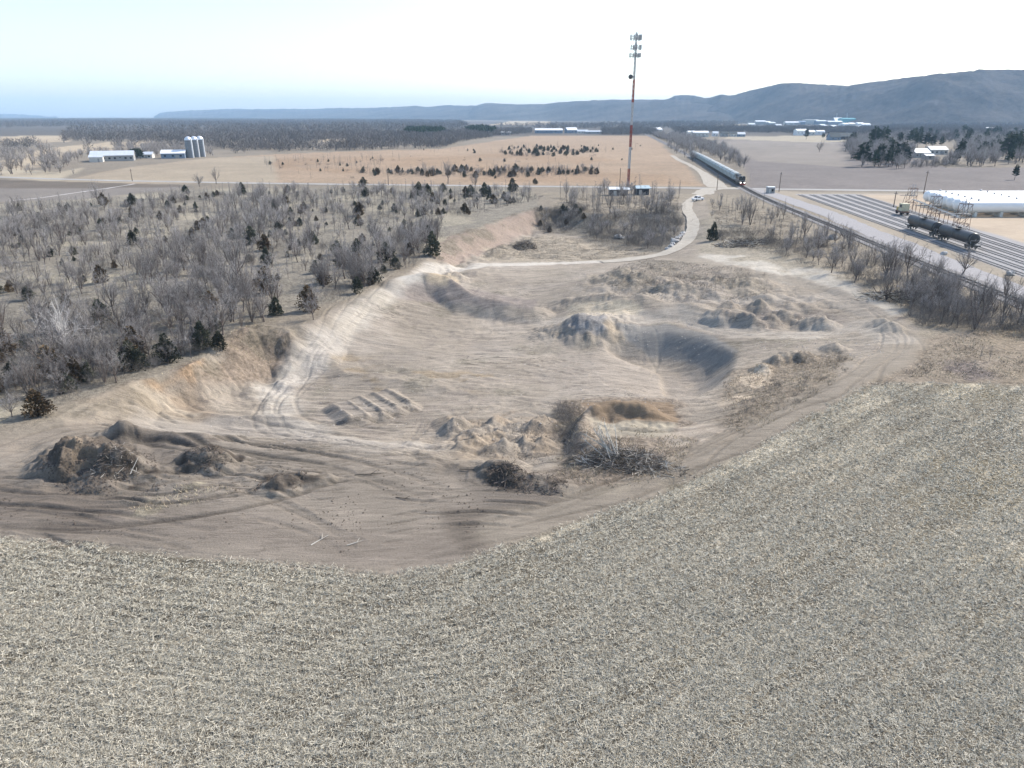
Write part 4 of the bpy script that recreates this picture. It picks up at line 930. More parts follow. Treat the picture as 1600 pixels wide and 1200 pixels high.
# parked pickup
x, y, z = G(1090, 314); o = empty('pickup_truck', (x, y, z+.12), radians(35), label='white pickup truck parked beside the winding gravel road', cat='pickup')
mb = MBd(); mb.prism([(-2.7, .45), (-2.75, 1.05), (-1.6, 1.15), (2.75, 1.15), (2.75, .45)], -.98, .98); mb.build('body', M['white'], o)
cb = MBd().prism([(-1.5, 1.15), (-.8, 1.85), (.75, 1.85), (1.0, 1.15)], -.85, .85).build('cab', M['white'], o)
for s in (-1, 1): MBd().prism([(-1.2, 1.22), (-.72, 1.72), (.66, 1.72), (.82, 1.22)], s*.86-.01, s*.86+.01).build('window', M['glass'], cb)
MBd().add([(-1.47, -.75, 1.2), (-1.47, .75, 1.2), (-.86, .75, 1.82), (-.86, -.75, 1.82)], [(0, 1, 2, 3)]).build('windscreen', M['glass'], cb)
for sx in (-1.8, 1.75):
    for sy in (-.92, .92):
        w_ = MBd().lathe([(-.14, .38), (.14, .38)], 'y', (sx, sy, .38), 14).build('wheel', M['rubber'], o); MBd().lathe([(-.16, .2), (.16, .2)], 'y', (sx, sy, .38), 10).build('rim', M['lsteel'], w_)
for s in (-1, 1): MBd().box((-2.76, s*.7, .88), (.06, .35, .2)).build('headlight', M['offwhite'], o)
# ------------------------------------------------ buildings
def bldg(name, label, px, py, w_, d_, h, rh, wall, roof, rz=0, group=None, cat='building', axis='x', win=0, door=1, z0=0):
    x, y = P(px, py); o = empty(name, (x, y, -.1), rz, label=label, cat=cat, group=group)
    MBd().box((0, 0, h/2), (w_, d_, h)).build('wall', M[wall], o)
    mb = MBd(); ov = .5
    if axis == 'x': mb.prism([(-d_/2-ov, h-.1), (-d_/2-ov, h+.2), (0, h+rh+.2), (d_/2+ov, h+.2), (d_/2+ov, h-.1), (0, h+rh-.1)], -w_/2-ov, w_/2+ov, 0, 'x'); g = [(-d_/2, h), (0, h+rh), (d_/2, h)]; MBd().prism(g, -w_/2, w_/2, 0, 'x').build('gable', M[wall], o)
    else: mb.prism([(-w_/2-ov, h-.1), (-w_/2-ov, h+.2), (0, h+rh+.2), (w_/2+ov, h+.2), (w_/2+ov, h-.1), (0, h+rh-.1)], -d_/2-ov, d_/2+ov, 0, 'y'); MBd().prism([(-w_/2, h), (0, h+rh), (w_/2, h)], -d_/2, d_/2, 0, 'y').build('gable', M[wall], o)
    mb.build('roof', M[roof], o)
    for i in range(win): MBd().box((-w_/2+w_*(i+.5)/win, -d_/2-.05, h*.55), (min(1.6, w_/win*.4), .1, 1.3)).build('window', M['glass'], o)
    if door: MBd().box((w_*.18, -d_/2-.06, 1.3), (3 if w_ > 15 else 1.2, .12, 2.6)).build('door', M['greywall'], o)
    return o
def wpx(px0, px1, py): return P(px1, py)[0]-P(px0, py)[0]
bldg('barn', 'longest white metal barn left of the dark evergreens', 178, 251, wpx(148,207,251), 16, 4.2, 3.2, 'greywall', 'metalroof', .38, cat='barn', win=8)
bldg('barn', 'small white barn with rounded pale end left of the silos', 273, 247, wpx(249,283,247), 13, 4, 2.6, 'bluewall', 'white', .25, cat='barn', win=3)
bldg('shed', 'low white shed at the left end of the long barn', 152, 253, 9, 9, 3.6, 1.6, 'offwhite', 'metalroof', .38, cat='shed')
bldg('farmhouse', 'small house half hidden by the dark evergreens between the barns', 226, 247, 14, 9, 3, 2, 'offwhite', 'metalroof', .2, cat='house', win=3)
x, y = P(303, 246.5); hs = hpx(x, y, 213)
def make_silo():
    o = empty('silo', cat='silo'); MBd().lathe([(0, 2.9), (hs-3, 2.9)], 'z', n=20).build('wall', M['silo'], o, sm=False)
    MBd().lathe([(hs-3, 3.0), (hs-1.9, 2.75), (hs-.9, 2.0), (hs-.3, 1.1), (hs, .2)], 'z', n=20).build('dome', M['dome'], o)
    MBd().box((2.9, -.9, hs/2-1), (.8, 1.0, hs-2)).build('chute', M['dome'], o); 
    mb = MBd()
    for z in np.arange(1, hs-3, 1.4): mb.lathe([(z, 2.93), (z+.12, 2.93)], 'z', n=20)
    mb.build('hoop', M['lsteel'], o); return o
si = make_silo()
for i, (px_, lb) in enumerate([(298,'leftmost of the three tall domed farm silos'),(305,'middle one of the three tall domed farm silos'),(311.5,'rightmost of the three tall domed farm silos')]):
    x, y = P(px_, 246.5-.5*i); q = si if i == 0 else dup(si, (x, y, 0), 0, lb); q.location = (x, y+i*3, 0); tag(q, lb, 'silo', 'three farm silos')
bl = [('warehouse','longest low white warehouse beyond the orange field',857,208,wpx(837,879,208),40,6,3,'bluewall','white',0,6),
('house','pale gabled house right of the long white warehouse',892,208,wpx(884,901,208),16,6,5,'bluewall','white',.3,3),
('house','low pale house behind the orange field, second right of the warehouse',910,208.5,wpx(903,919,208),12,4,3,'offwhite','metalroof',0,3),
('shed','long low pale shed just left of the tower mast',927,209,wpx(918,944,209),14,4,2,'greywall','metalroof',0,2),
('shed','white roofed shed at the left end of the warehouse field',790,210.5,wpx(784,800,210),20,4,2,'offwhite','white',0,2),
('barn','small white dome roofed barn at the head of the tree corridor',1026,206,wpx(1019,1032,206),16,5,4,'offwhite','white',.5,2),
('barn','white barn behind the corridor trees with tan side wall',1093,214,wpx(1082,1106,214),18,7,2.5,'offwhite','white',0,4),
('barn','smaller pure white barn adjoining the tan sided barn',1079,213,wpx(1073,1084,213),14,7,2,'white','white',0,2),
('house','tiny white house right of the tan sided barn',1117,213,9,8,5,3,'white','metalroof',0,2),
('house','pale grey house second right of the tan sided barn',1131,213.5,12,9,5,3,'greywall','darkroof',0,2),
('house','pale house with dark roof third right of the tan sided barn',1145,213.5,11,9,5,3,'offwhite','darkroof',0,2),
('house','low house at the right end of the roadside row',1157,213.5,13,9,4,3,'bluewall','metalroof',0,2),
('shed','white shed left of the lone dark tree in the far field',1250,211.5,wpx(1242,1258,211),18,8,3,'white','white',0,3),
('shed','white shed right of the lone dark tree in the far field',1265,211.5,wpx(1259,1270,211),16,6,3,'offwhite','white',0,2),
('shed','separate white shed close to the dark roofed farmhouse',1280,210.5,wpx(1274,1286,210),14,6,2,'white','white',0,2),
('farmhouse','wide dark roofed farmhouse on the far field',1317,218,wpx(1308,1332,218),16,4.5,5,'darkwall','darkroof',0,4),
('farmhouse','gabled dark wing at the left of the wide farmhouse',1302,219,wpx(1294,1310,219),15,4.5,6,'bluewall','darkroof',0,2),
('house','low grey roofed house inside the right hand grove',1434,246,wpx(1424,1447,246),12,4,3.2,'greywall','metalroof',.1,4),
('house','pale tan roofed house right side of the grove clearing',1461,241,wpx(1448,1475,241),12,4,3,'offwhite','offwhite',0,4),
('shed','small white roofed shed at the front of the grove clearing',1449,249,wpx(1443,1456,249),7,3,1.2,'greywall','white',0,1),
('shed','bright white roofed shed far behind the dark pines on the right',1548,205.5,wpx(1540,1557,205),16,6,3,'greywall','white',0,2),
('house','tan house on the slope at the far right foot of the bluff',1550,186,wpx(1542,1556,186),20,14,8,'offwhite','offwhite',0,0)]
for nm, lb, a, b, w_, d_, h, rh, wl, rf, rz, wn in bl: bldg(nm, lb, a, b, w_, d_, h, rh, wl, rf, rz, cat=nm, win=wn)
tn = [(1187,194,14,18,'greywall','white'),(1197,188.5,9,14,'bluewall','white'),(1204,195,10,10,'greywall','metalroof'),(1232,193.5,12,12,'offwhite','white'),(1243,193.5,10,12,'greywall','white'),(1252,194,8,16,'bluewall','bluewall'),(1281,193,14,20,'bluewall','metalroof'),(1296,194,12,16,'bluewall','metalroof'),(1308,192,10,16,'bluewall','white'),(1318,197,8,10,'white','white'),(1328,196.5,9,10,'offwhite','white'),(1342,196,10,10,'white','white'),(1351,197,12,8,'white','white'),(1283,199,8,8,'offwhite','metalroof'),(1370,193,9,12,'greywall','metalroof'),(1173,197,9,9,'offwhite','metalroof'),(1215,199,8,8,'greywall','metalroof'),(1300,201,8,8,'offwhite','metalroof'),(1340,202,9,8,'offwhite','metalroof')]
for a, b, wp_, h, wl, rf in tn:
    b = max(b, 194.6)
    bldg('town_building', 'pale roofed town building among trees at the foot of the bluff', a, b, wp_*P(800, b)[1]/F, 34, h*.65, 4, wl, rf, random.uniform(-.2, .2), 'town buildings at the foot of the bluff', door=0)
bldg('plant_building', 'long teal clad industrial hall in the far town', 1322, 194.4, wpx(1313,1333,194.4), 50, 22, 3, 'teal', 'teal', 0, cat='factory')
bldg('plant_building', 'industrial block with white pyramid roof left of the teal hall', 1307, 194.2, wpx(1301,1313,194.2), 40, 14, 12, 'bluewall', 'white', 0, cat='factory')
bldg('plant_building', 'large tan block left of the teal hall in the far town', 1266, 194.4, wpx(1256,1277,194.4), 40, 18, 1, 'offwhite', 'offwhite', 0, cat='factory')
for i, (px_, lb) in enumerate([(1305.5, 'thin pale chimney above the white pyramid roof'), (1321.5, 'thin pale chimney above the teal hall')]):
    x, y = P(px_, 194.1); o = empty('chimney', (x, y, 0), label=lb, cat='chimney'); MBd().lathe([(0, 2.4), (40, 1.8)], 'z', n=10).build('stack', M['lsteel'], o); MBd().lathe([(40, 2.2), (41.5, 2.2)], 'z', n=10).build('rim', M['offwhite'], o)
# ------------------------------------------------ plants
def nrm(v): return v/(np.linalg.norm(v)+1e-9)
class Plant:
    def __init__(s, seed): s.r = np.random.default_rng(seed); s.tv = []; s.tf = []; s.cv = []; s.cf = []; s.cm = []
    def rv(s): return nrm(s.r.normal(size=3))
    def tube(s, a, b, r0, r1, n=4):
        d = nrm(b-a); u = nrm(np.cross(d, (0, 0, 1.) if abs(d[2]) < .9 else (1., 0, 0))); w = np.cross(d, u); k = len(s.tv)
        for p, r in ((a, r0), (b, r1)):
            for i in range(n): t = 2*pi*i/n; s.tv.append(p+(u*cos(t)+w*sin(t))*r)
        for i in range(n): s.tf.append((k+i, k+(i+1) % n, k+n+(i+1) % n, k+n+i))
    def sliver(s, p, d, L, w, m=0):
        side = nrm(np.cross(d, s.rv()))*w/2; k = len(s.cv); s.cv += [p-side, p+side, p+d*L]; s.cf.append((k, k+1, k+2)); s.cm.append(m)
    def fuzz(s, p, d, n, L, w, sp=.9, up=.25):
        for _ in range(n):
            q = nrm(d*.8+s.rv()*sp+np.array((0, 0, up))); l = L*s.r.uniform(.5, 1.2); s.sliver(p, q, l, w)
            for _ in range(2):
                s.sliver(p+q*l*s.r.uniform(.3, .8), nrm(q+s.rv()*.8), l*s.r.uniform(.35, .6), w*.8)
    def limb(s, p, d, L, r, lv, h, nseg=4, up=.08, wob=.2, tw=(5, .07, .03), kids_=3, spread=.75):
        seg = L/nseg; pts = [p]
        for i in range(nseg):
            d = nrm(d+s.rv()*wob+np.array((0, 0, up))); q = p+d*seg; r1 = r*(1-.55*(i+1)/nseg) if lv < 3 else r*.4
            if r > .012: s.tube(p, q, r*(1-.55*i/nseg), max(r1, .008), 5 if r > .12 else 3)
            p = q; pts.append(p)
            if lv > 0 and (i > 0 or lv < 3):
                for _ in range(kids_ if lv > 1 else 1):
                    if s.r.random() < .85:
                        dd = nrm(d*.8+s.rv()*spread+np.array((0, 0, .15))); s.limb(p, dd, L*s.r.uniform(.4, .62), r*.42, lv-1, h, 3, up, wob, tw, max(1, kids_-1), spread)
            if lv <= 1: s.fuzz(p, d, tw[0], tw[1]*h, tw[2])
        return pts
    def meshes(s, nm, tm, cm):
        t = mesh_np('trunk', np.array(s.tv), np.array(s.tf), [tm]) if s.tf else None
        c = mesh_np('crown', np.array(s.cv), np.array(s.cf), cm if isinstance(cm, list) else [cm], s.cm)
        return t, c
def bare(seed, h, form='broad', pale=False):
    s = Plant(seed); r = s.r; tr = h*.022
    z0 = h*{'broad': .22, 'up': .28, 'multi': .03}[form]; base = np.array((0., 0, -.3))
    tw = (4, .08, .036)
    if form == 'multi':
        for i in range(5):
            a = 2*pi*i/5+r.uniform(-.4, .4); s.limb(base.copy(), nrm(np.array((cos(a)*.35, sin(a)*.35, 1))), h*.72, tr*.7, 2, h, 5, .1, .12, tw, 1, .55)
    else:
        top = base+np.array((r.uniform(-.06, .06)*h, r.uniform(-.06, .06)*h, z0+.3)); s.tube(base, top, tr*1.15, tr, 6)
        n = 5 if form == 'broad' else 4
        for i in range(n):
            a = 2*pi*i/n+r.uniform(-.5, .5); k = .75 if form == 'broad' else .5
            s.limb(top.copy(), nrm(np.array((cos(a)*k, sin(a)*k, .8))), h*(.5 if form == 'broad' else .55), tr*.62, 2, h, 4, .12, .17, tw, 2, .8 if form == 'broad' else .5)
        s.limb(top.copy(), nrm(np.array((.05, .05, 1))), h*.62, tr*.75, 2, h, 5, .1, .1, tw, 2, .6)
    return s.meshes('bare', M['paletwig'] if pale else M['bark'], M['paletwig'] if pale else M['twig'])
def sapling(seed, h):
    s = Plant(seed); p = np.array((0., 0, -.2)); d = np.array((0, 0, 1.))
    for i in range(6):
        q = p+nrm(d+s.rv()*.07)*h/6.4; s.tube(p, q, h*.011*(1-i*.14), h*.011*(1-(i+1)*.14), 3); p = q
        if i > 0:
            for _ in range(8): s.fuzz(p-np.array((0, 0, h*.08*s.r.random())), nrm(s.rv()*np.array((1, 1, .2))+np.array((0, 0, .6))), 2, h*.17*(1-i*.08), .06, .5)
    return s.meshes('sap', M['bark'], M['twig'])
def brush(seed, h, w_):
    s = Plant(seed); r = s.r
    for i in range(26):
        a = r.uniform(0, 2*pi); b = np.array((r.normal()*w_*.28, r.normal()*w_*.28, -.1)); d = nrm(np.array((cos(a)*.55, sin(a)*.55, 1.0))); L = h*r.uniform(.5, .8)
        q = b+d*L*.5; e = q+nrm(d+s.rv()*.3)*L*.5
        if i < 12: s.tube(b, q, .03, .02, 3)
        for p in (b+d*L*.3, q, (q+e)/2, e): s.fuzz(p, d, 5, h*.22, .045, .8)
    return s.meshes('brush', M['bark'], M['shrub'])
def conifer(seed, h, w_, cm, kind='cedar'):
    s = Plant(seed); r = s.r; s.tube(np.array((0, 0, -.2)), np.array((0, 0, h*.85)), h*.018, h*.005, 5); n = 2000 if kind == 'cedar' else 1700
    lobes = [(r.uniform(.05, .8), r.uniform(0, 2*pi), r.uniform(.75, 1.2)) for _ in range(26)]
    for i in range(n):
        t, a0, k = lobes[r.integers(len(lobes))] if r.random() < .75 else (r.uniform(0, .97), r.uniform(0, 2*pi), .85)
        t = float(np.clip(t+r.normal()*.05, .0, .98)); a = a0+r.normal()*.35
        if kind == 'cedar': rad = w_/2*(1-t**1.7)**.8*(.45+.55*min(1, t*5+.3))*k*(.8+.4*sin(a*3+w_*7))
        elif kind == 'pine': t = .28+t*.72; rad = w_/2*(1-((t-.3)/.75)**2*.8)*k*(.7+.3*sin(t*40))
        rr = rad*math.sqrt(r.uniform(.15, 1)); p = np.array((cos(a)*rr, sin(a)*rr, h*t*.97+r.normal()*h*.012))
        d = nrm(np.array((cos(a), sin(a), .55 if kind == 'cedar' else .25))+s.rv()*.7); L = h*r.uniform(.05, .10) if kind == 'cedar' else h*r.uniform(.04, .07)
        side = nrm(np.cross(d, s.rv()))*L*.33; kk = len(s.cv); s.cv += [p-side*.4, p+d*L*.45-side, p+d*L, p+d*L*.45+side]; s.cf.append((kk, kk+1, kk+2)); s.cf.append((kk, kk+2, kk+3)); s.cm += [0, 0]
    return s.meshes('con', M['bark'], cm)
TP = {}
TP['big'] = [bare(101+i, 10, f) for i, f in enumerate(['broad', 'broad', 'multi', 'up', 'broad'])]
TP['pale'] = [bare(131, 10, 'broad', True)]
TP['tree'] = [bare(151+i, 10, f) for i, f in enumerate(['up', 'up', 'multi', 'broad', 'up'])]
TP['sap'] = [sapling(171+i, 10) for i in range(5)]
TP['brush'] = [brush(191+i, 10, 12) for i in range(4)]
TP['cedar'] = [conifer(211+i, 10, w_, M['cedar']) for i, w_ in enumerate((6.5, 9.5, 8))]+[conifer(221+i, 10, 9, M['rust']) for i in range(2)]
TP['pine'] = [conifer(231+i, 10, w_, M['pine'], 'pine') for i, w_ in enumerate((5.5, 6.5, 4.5))]
for k in TP:                                            # templates measure ten metres
    for t, c in TP[k]:
        z = max(v.co.z for v in c.vertices)
        for me in (t, c):
            if me: 
                co_ = np.empty(len(me.vertices)*3, np.float32); me.vertices.foreach_get('co', co_); me.vertices.foreach_set('co', co_*10/z); me.update()
print('template faces', {k: [len(c.polygons)+(len(t.polygons) if t else 0) for t, c in v] for k, v in TP.items()})
SPEC = {'big': ('bare_tree', 'bare tree'), 'pale': ('bare_tree', 'bare tree'), 'tree': ('bare_tree', 'bare tree'), 'sap': ('sapling', 'sapling'), 'brush': ('bush', 'bush'), 'cedar': ('cedar_tree', 'cedar'), 'pine': ('pine_tree', 'pine')}
ALL = []
def put(kind, x, y, h, group, label, var=None, wz=1.0, rank=1.0, must=False):
    ALL.append(dict(k=kind, x=x, y=y, h=h, g=group, l=label, v=var if var is not None else random.randrange(len(TP[kind])), w=wz*random.uniform(.85, 1.2), must=must, px=h*float(scale_at(x, y))*rank))
def at(kind, px, py, top, label, var=None, group=None, wz=1.0):
    x, y, z = G(px, py); h = max(.6, hpx(x, y, top)-z); put(kind, x, y, h, group, label, var, wz, 3.0, True)
def inpoly(x, y, w):
    r = False; n = len(w)
    for i in range(n):
        ax, ay = w[i]; bx, by = w[(i+1) % n]
        if (ay > y) != (by > y) and x < ax+(y-ay)*(bx-ax)/(by-ay): r = not r
    return r
def scatter(poly, n, mix, group, label, clump=(18, .0), avoid=None, seed=1, world=None, wz=1.0):
    """mix: list of (kind, share, hmin, hmax)"""
    w = world or GW(poly); x0, x1, y0, y1 = bbox(w); q = random.Random(seed); c = 0; tries = 0; tot = sum(m[1] for m in mix)
    while c < n and tries < n*60:
        tries += 1; x = q.uniform(x0, x1); y = q.uniform(y0, y1)
        if not inpoly(x, y, w): continue
        if abs(x/(y*CT+13)) > .86: continue
        f = float(fbm(x, y, clump[0], 3, seed+50))
        if f < clump[1]+q.uniform(-.12, .12): continue
        t = q.uniform(0, tot); 
        for m in mix:
            t -= m[1]
            if t <= 0: break
        h = q.uniform(m[2], m[3])*(.8+.5*q.random())
        lb = label if isinstance(label, str) else label[m[0]]
        put(m[0], x, y, h, group if isinstance(group, str) else group[m[0]], lb, None, wz); c += 1
def L_(where):
    return dict(big='bare grey spreading tree '+where, tree='bare grey branching tree '+where, sap='thin bare sapling '+where, brush='low grey leafless bush '+where, cedar='small dark cedar '+where, pine='dark green pine '+where)
def G_(where):
    return dict(big='bare trees '+where, tree='bare trees '+where, sap='saplings '+where, brush='bushes '+where, cedar='cedars '+where, pine='pines '+where)
# landmark plants, one by one
for q in [('pale',104,560,452,'pale forked dead tree with silvery twigs, tallest in the left wood'),
('cedar',12,560,510,'rusty brown bushy cedar at the left picture edge',3,),('cedar',40,546,520,'small olive cedar just right of the rusty edge cedar',0),
('cedar',80,590,538,'rusty cedar below the pale forked dead tree',4),('cedar',212,560,508,'rusty topped dark cedar above the orange bank',3),
('cedar',262,566,520,'broad dark olive cedar on the rim above the orange bank',1),('cedar',318,545,500,'dark cedar on the rim left of the grassy knoll',0),('cedar',345,548,515,'squat dark cedar close to the grassy knoll',2),
('cedar',158,505,465,'olive cedar in the middle of the left wood',2),('cedar',393,381,352,'large round dark cedar standing alone mid wood',1),('cedar',418,415,385,'pointed dark cedar right of the round one mid wood',0),
('cedar',530,405,385,'dark cedar pair left member in the sparse clearing',2),('cedar',544,400,388,'dark cedar pair right member in the sparse clearing',0),('cedar',676,400,360,'tall narrow dark cedar on the rim above the far bank',0),
('cedar',432,492,462,'dark cedar near the rim right of the grassy knoll',0),('cedar',568,292,276,'round dark cedar beside the county road',1),('cedar',655,306,283,'broad dark cedar clump left part below the county road',1),('cedar',668,306,286,'broad dark cedar clump right part below the county road',2),
('cedar',692,300,285,'dark cedar below the tall bare roadside tree',2),('cedar',735,308,288,'dark cedar left of the tall pointed one below the road',1),('cedar',757,306,284,'pointed dark cedar below the road',0),('cedar',800,300,277,'dark cedar at the right end of the roadside row',0),
('cedar',290,303,288,'dark cedar under the lone roadside trees',2),('cedar',378,303,284,'dark cedar under the upright roadside tree',1),('cedar',450,300,288,'dark cedar near the left end of the road clump',1),('cedar',1114,376,346,'dark green cedar at the corner of the brush bank right of the gravel road',0),
('cedar',600,482-55,412,'olive cedar at the rim by the pit road',2),
('tree',338,288,258,'lone bare tree just below the county road, left one',0),('tree',312,292,268,'smaller lone bare tree left of the taller roadside one',3),('big',700,288,245,'tall pale crowned bare tree rising over the cedar band',3),('tree',742,296,268,'bare tree between the dark cedars by the road',1),
('big',75,262,222,'largest dark bare tree left of the long white barn',0),('big',20,272,230,'wide bare tree at the far left field edge',1),('big',33,266,236,'bare tree beside the wide one at the far left',4),('big',100,262,232,'bare tree between the big dark one and the barn',1),
('big',155,318,277,'rounded thick crowned bare tree above the dark field',0),('tree',115,272,262,'small rounded bush tree below the big dark tree',2),
('big',490,500,443,'bare tree on the rim where the pit road begins',0),('big',373,448,352,'tall slim dark trunked tree mid wood',3),('tree',225,470,425,'bare tree with dark trunk in the left thicket',1),
('big',60,440,395,'bare tree at the left of the lower wood',2),('big',70,520,425,'leaning bare tree left of the pale dead tree',2),('big',180,495,425,'bare tree between cedars in the left wood',3),('big',365,503,448,'slender bare tree beside the grassy knoll',3),
('big',1380,440,362,'tall twin trunk bare tree beside the main line, left one',3),('big',1392,438,365,'tall twin trunk bare tree beside the main line, right one',2),('tree',1418,432,372,'slimmer bare tree right of the twin trunk ones',1),
('big',1290,373,330,'bare vase shaped tree by the ballast near the service road',2),('tree',1318,380,345,'lower spreading tree right of the vase shaped one',3),('big',1503,430,372,'dark gnarled tree in front of the nearest tank car end',0),
('big',1462,480,405,'wide bare tree in the dark thicket by the main line',1),('big',1520,495,415,'tall arching bare tree in the dark thicket',2),('tree',1570,480,420,'thin bare tree near the right picture edge',1),('tree',1590,505,440,'small dark bare tree at the right picture edge',1),
('tree',1162,262,238,'bare tree at the near end of the tree corridor right of the train',3),('sap',1172,282,270,'thin dark sapling right of the locomotive',0),
('big',1280,238,216,'lone round bare tree in the far plowed field',1),('pine',1259.5,218,200,'lone dark tree between the white sheds in the far field',2),('pine',1286,217,207,'dark evergreen left of the dark roofed farmhouse',0),
('pine',1585,281,256,'tall dark tree at the right edge of the plowed field',2),('tree',1160,350,300,'bare tree group by the main line near the crossing, left',1),('tree',1172,352,296,'bare tree group by the main line near the crossing, right',2),
('cedar',836,288,278,'small dark bush behind the roadside',1)]:
    at(*q[:5], *(q[5:6]))
for a, b, t_, v in [(208,248,232,1),(214,248,230,0),(220,249,231,2),(203,248,236,1)]: at('pine', a, b, t_, 'dark evergreen of the tight clump between the farm barns', v, 'evergreens between the barns', 1.5)
for a, b, t_ in [(1364,236,195),(1378,236,196),(1433,232,206),(1446,232,206),(1456,232,209),(1425,228,200),(1331,232,206),(1512,222,198),(1508,232,204),(1582,250,203),(1592,252,200),(1570,250,208),(1575,240,205),(1470,230,212)]:
    at('pine', a, b, t_, 'tall dark pine standing up out of the right hand grove', None, 'tall pines of the right hand grove')
# the left wood, near strip along the rim
A1 = [(-40,560),(-40,668),(60,655),(112,628),(250,578),(330,548),(360,515),(420,505),(500,485),(560,458),(645,415),(690,372),(680,352),(600,392),(500,432),(400,458),(300,480),(150,510),(0,530)]
scatter(A1, 310, [('big', .75, 5, 8.5), ('tree', 1.0, 4, 7.5), ('brush', 1.5, 1.6, 3.2), ('cedar', .42, 2.2, 4.5), ('sap', .7, 3.5, 6)], G_('along the left rim'), L_('in the crowded strip along the left pit rim'), (14, -.12), seed=1)
scatter([(0,600),(0,660),(60,650),(112,624),(250,574),(340,540),(340,525),(230,560),(100,590)], 60, [('tree', 1, 3.5, 6), ('brush', 1.6, 1.5, 3), ('cedar', .25, 2, 3.5)], G_('above the orange bank'), L_('on the edge right above the orange bank'), (10, -.3), seed=2)
A2 = [(-60,345),(-60,560),(0,530),(150,510),(300,480),(400,458),(500,432),(600,392),(700,345),(850,312),(820,300),(420,300),(300,308),(120,322),(0,330)]
scatter(A2, 300, [('big', .5, 4.5, 8), ('tree', 1.2, 3.5, 7), ('sap', 1.3, 3, 6), ('brush', 1.2, 1.2, 2.6), ('cedar', .42, 1.6, 4)], G_('in the left wood'), L_('deep in the left wood'), (26, .03), seed=3)
scatter(A2, 1500, [('tree', 1.2, 3, 5.5), ('sap', 2.6, 3, 6), ('brush', 1.8, .9, 2.2), ('cedar', .75, 1.2, 2.8)], G_('in the open wood'), L_('in the open sandy part of the left wood'), (12, -.3), seed=4)
scatter([(170,440),(210,400),(380,378),(400,420),(380,455),(330,470),(240,470)], 75, [('tree', 1.4, 5, 8), ('sap', 1.2, 5, 8), ('brush', .8, 1.5, 2.8)], G_('in the dense stand'), L_('in the dense upright stand mid wood'), (9, -.25), seed=5)
scatter([(-60,350),(-60,420),(60,430),(150,400),(190,360),(140,335),(0,340)], 80, [('tree', 1.6, 4, 7.5), ('big', .8, 5, 8), ('brush', 1, 1.5, 3)], G_('at the left edge'), L_('in the thicket at the left edge'), (14, -.15), seed=6)
scatter([(330,360),(350,330),(420,318),(500,330),(480,370),(420,385),(360,380)], 55, [('tree', 1.4, 4, 7), ('big', .6, 5, 8), ('sap', .8, 4, 6)], G_('below the county road'), L_('in the grove below the county road'), (12, -.2), seed=7)
scatter([(420,312),(830,300),(860,310),(700,345),(600,350),(440,335)], 90, [('tree', 1, 3, 6), ('sap', .8, 3, 5.5), ('brush', 1.3, 1, 2.5), ('cedar', .6, 2, 4)], G_('between road and pit'), L_('between the county road and the far pit bank'), (12, -.1), seed=8)
# round the tower
scatter([(860,305),(1065,303),(1070,322),(1040,340),(940,345),(880,330)], 120, [('sap', 1.8, 5, 9), ('tree', 1.0, 4, 8), ('brush', .6, 1.2, 2.5)], G_('below the tower'), L_('on the flat below the cell tower'), (10, -.2), seed=9)
scatter([(920,372),(925,345),(990,338),(1065,328),(1078,350),(1072,378),(1040,392),(980,385)], 200, [('tree', .7, 3.5, 6), ('brush', 2.4, 1.8, 3.6), ('sap', .6, 4, 7)], G_('on the far pit bank'), L_('crowding the pit bank left of the gravel road'), (8, -.4), seed=10)
scatter([(832,345),(840,328),(880,322),(925,330),(910,350),(870,370),(850,368)], 90, [('brush', 2.0, 1.6, 3.0), ('tree', .5, 3, 5), ('cedar', .3, 1.5, 3)], G_('on the bank below the tower'), L_('on the dark bank behind the far pit'), (8, -.4), seed=11)
# right of the gravel road
scatter([(1112,312),(1235,332),(1300,378),(1260,400),(1180,372),(1112,350)], 85, [('sap', 1.8, 2.5, 5.5), ('tree', .5, 3, 5), ('brush', .8, .8, 2)], G_('right of the gravel road'), L_('on the rough ground right of the gravel road'), (10, -.2), seed=12)
scatter([(1112,372),(1125,362),(1200,366),(1240,380),(1230,394),(1160,390)], 80, [('brush', 2.5, 1.2, 2.4), ('sap', .3, 2, 4)], G_('on the brushy bank'), L_('on the dark brushy bank right of the gravel road'), (6, -.4), seed=13)
scatter([(1200,395),(1230,372),(1300,378),(1380,400),(1470,436),(1600,488),(1640,520),(1440,520),(1400,480),(1330,440),(1270,420)], 210, [('tree', 1.2, 3.5, 6.5), ('big', .3, 5, 7.5), ('brush', 2.6, 1.5, 3.2), ('sap', .8, 3, 6)], G_('along the main line'), L_('in the dark thicket between the pit and the railway'), (10, -.3), seed=14)
scatter([(1380,470),(1420,440),(1600,505),(1640,525),(1560,525),(1450,512)], 85, [('tree', 1.2, 3.5, 6), ('brush', 2.6, 1.8, 3.4)], G_('at the right thicket end'), L_('in the darkest thicket at the right edge'), (8, -.4), seed=15)
scatter([(1440,545),(1540,525),(1640,515),(1640,590),(1420,590)], 40, [('brush', 3, .4, 1.0), ('sap', .3, 1, 2.2)], G_('in the rusty grass'), L_('low in the rusty grass at the right edge'), (5, .0), seed=16)
scatter([(868,640),(893,635),(905,735),(885,742)], 26, [('brush', 1, .9, 1.8)], G_('on the hill flank'), L_('on the dark left flank of the grassy hill'), (4, -.5), seed=17)
scatter([(1125,640),(1190,575),(1330,550),(1330,575),(1190,670)], 45, [('brush', 1, .4, .9)], G_('on the weedy slope'), L_('among weeds on the slope below the dirt track'), (5, -.2), seed=18)
scatter([(960,420),(1210,430),(1200,455),(1100,462),(980,450)], 34, [('brush', 1, .6, 1.4)], G_('on the spoil hummocks'), L_('on the hummocks behind the grey bowl'), (5, .05), seed=19)
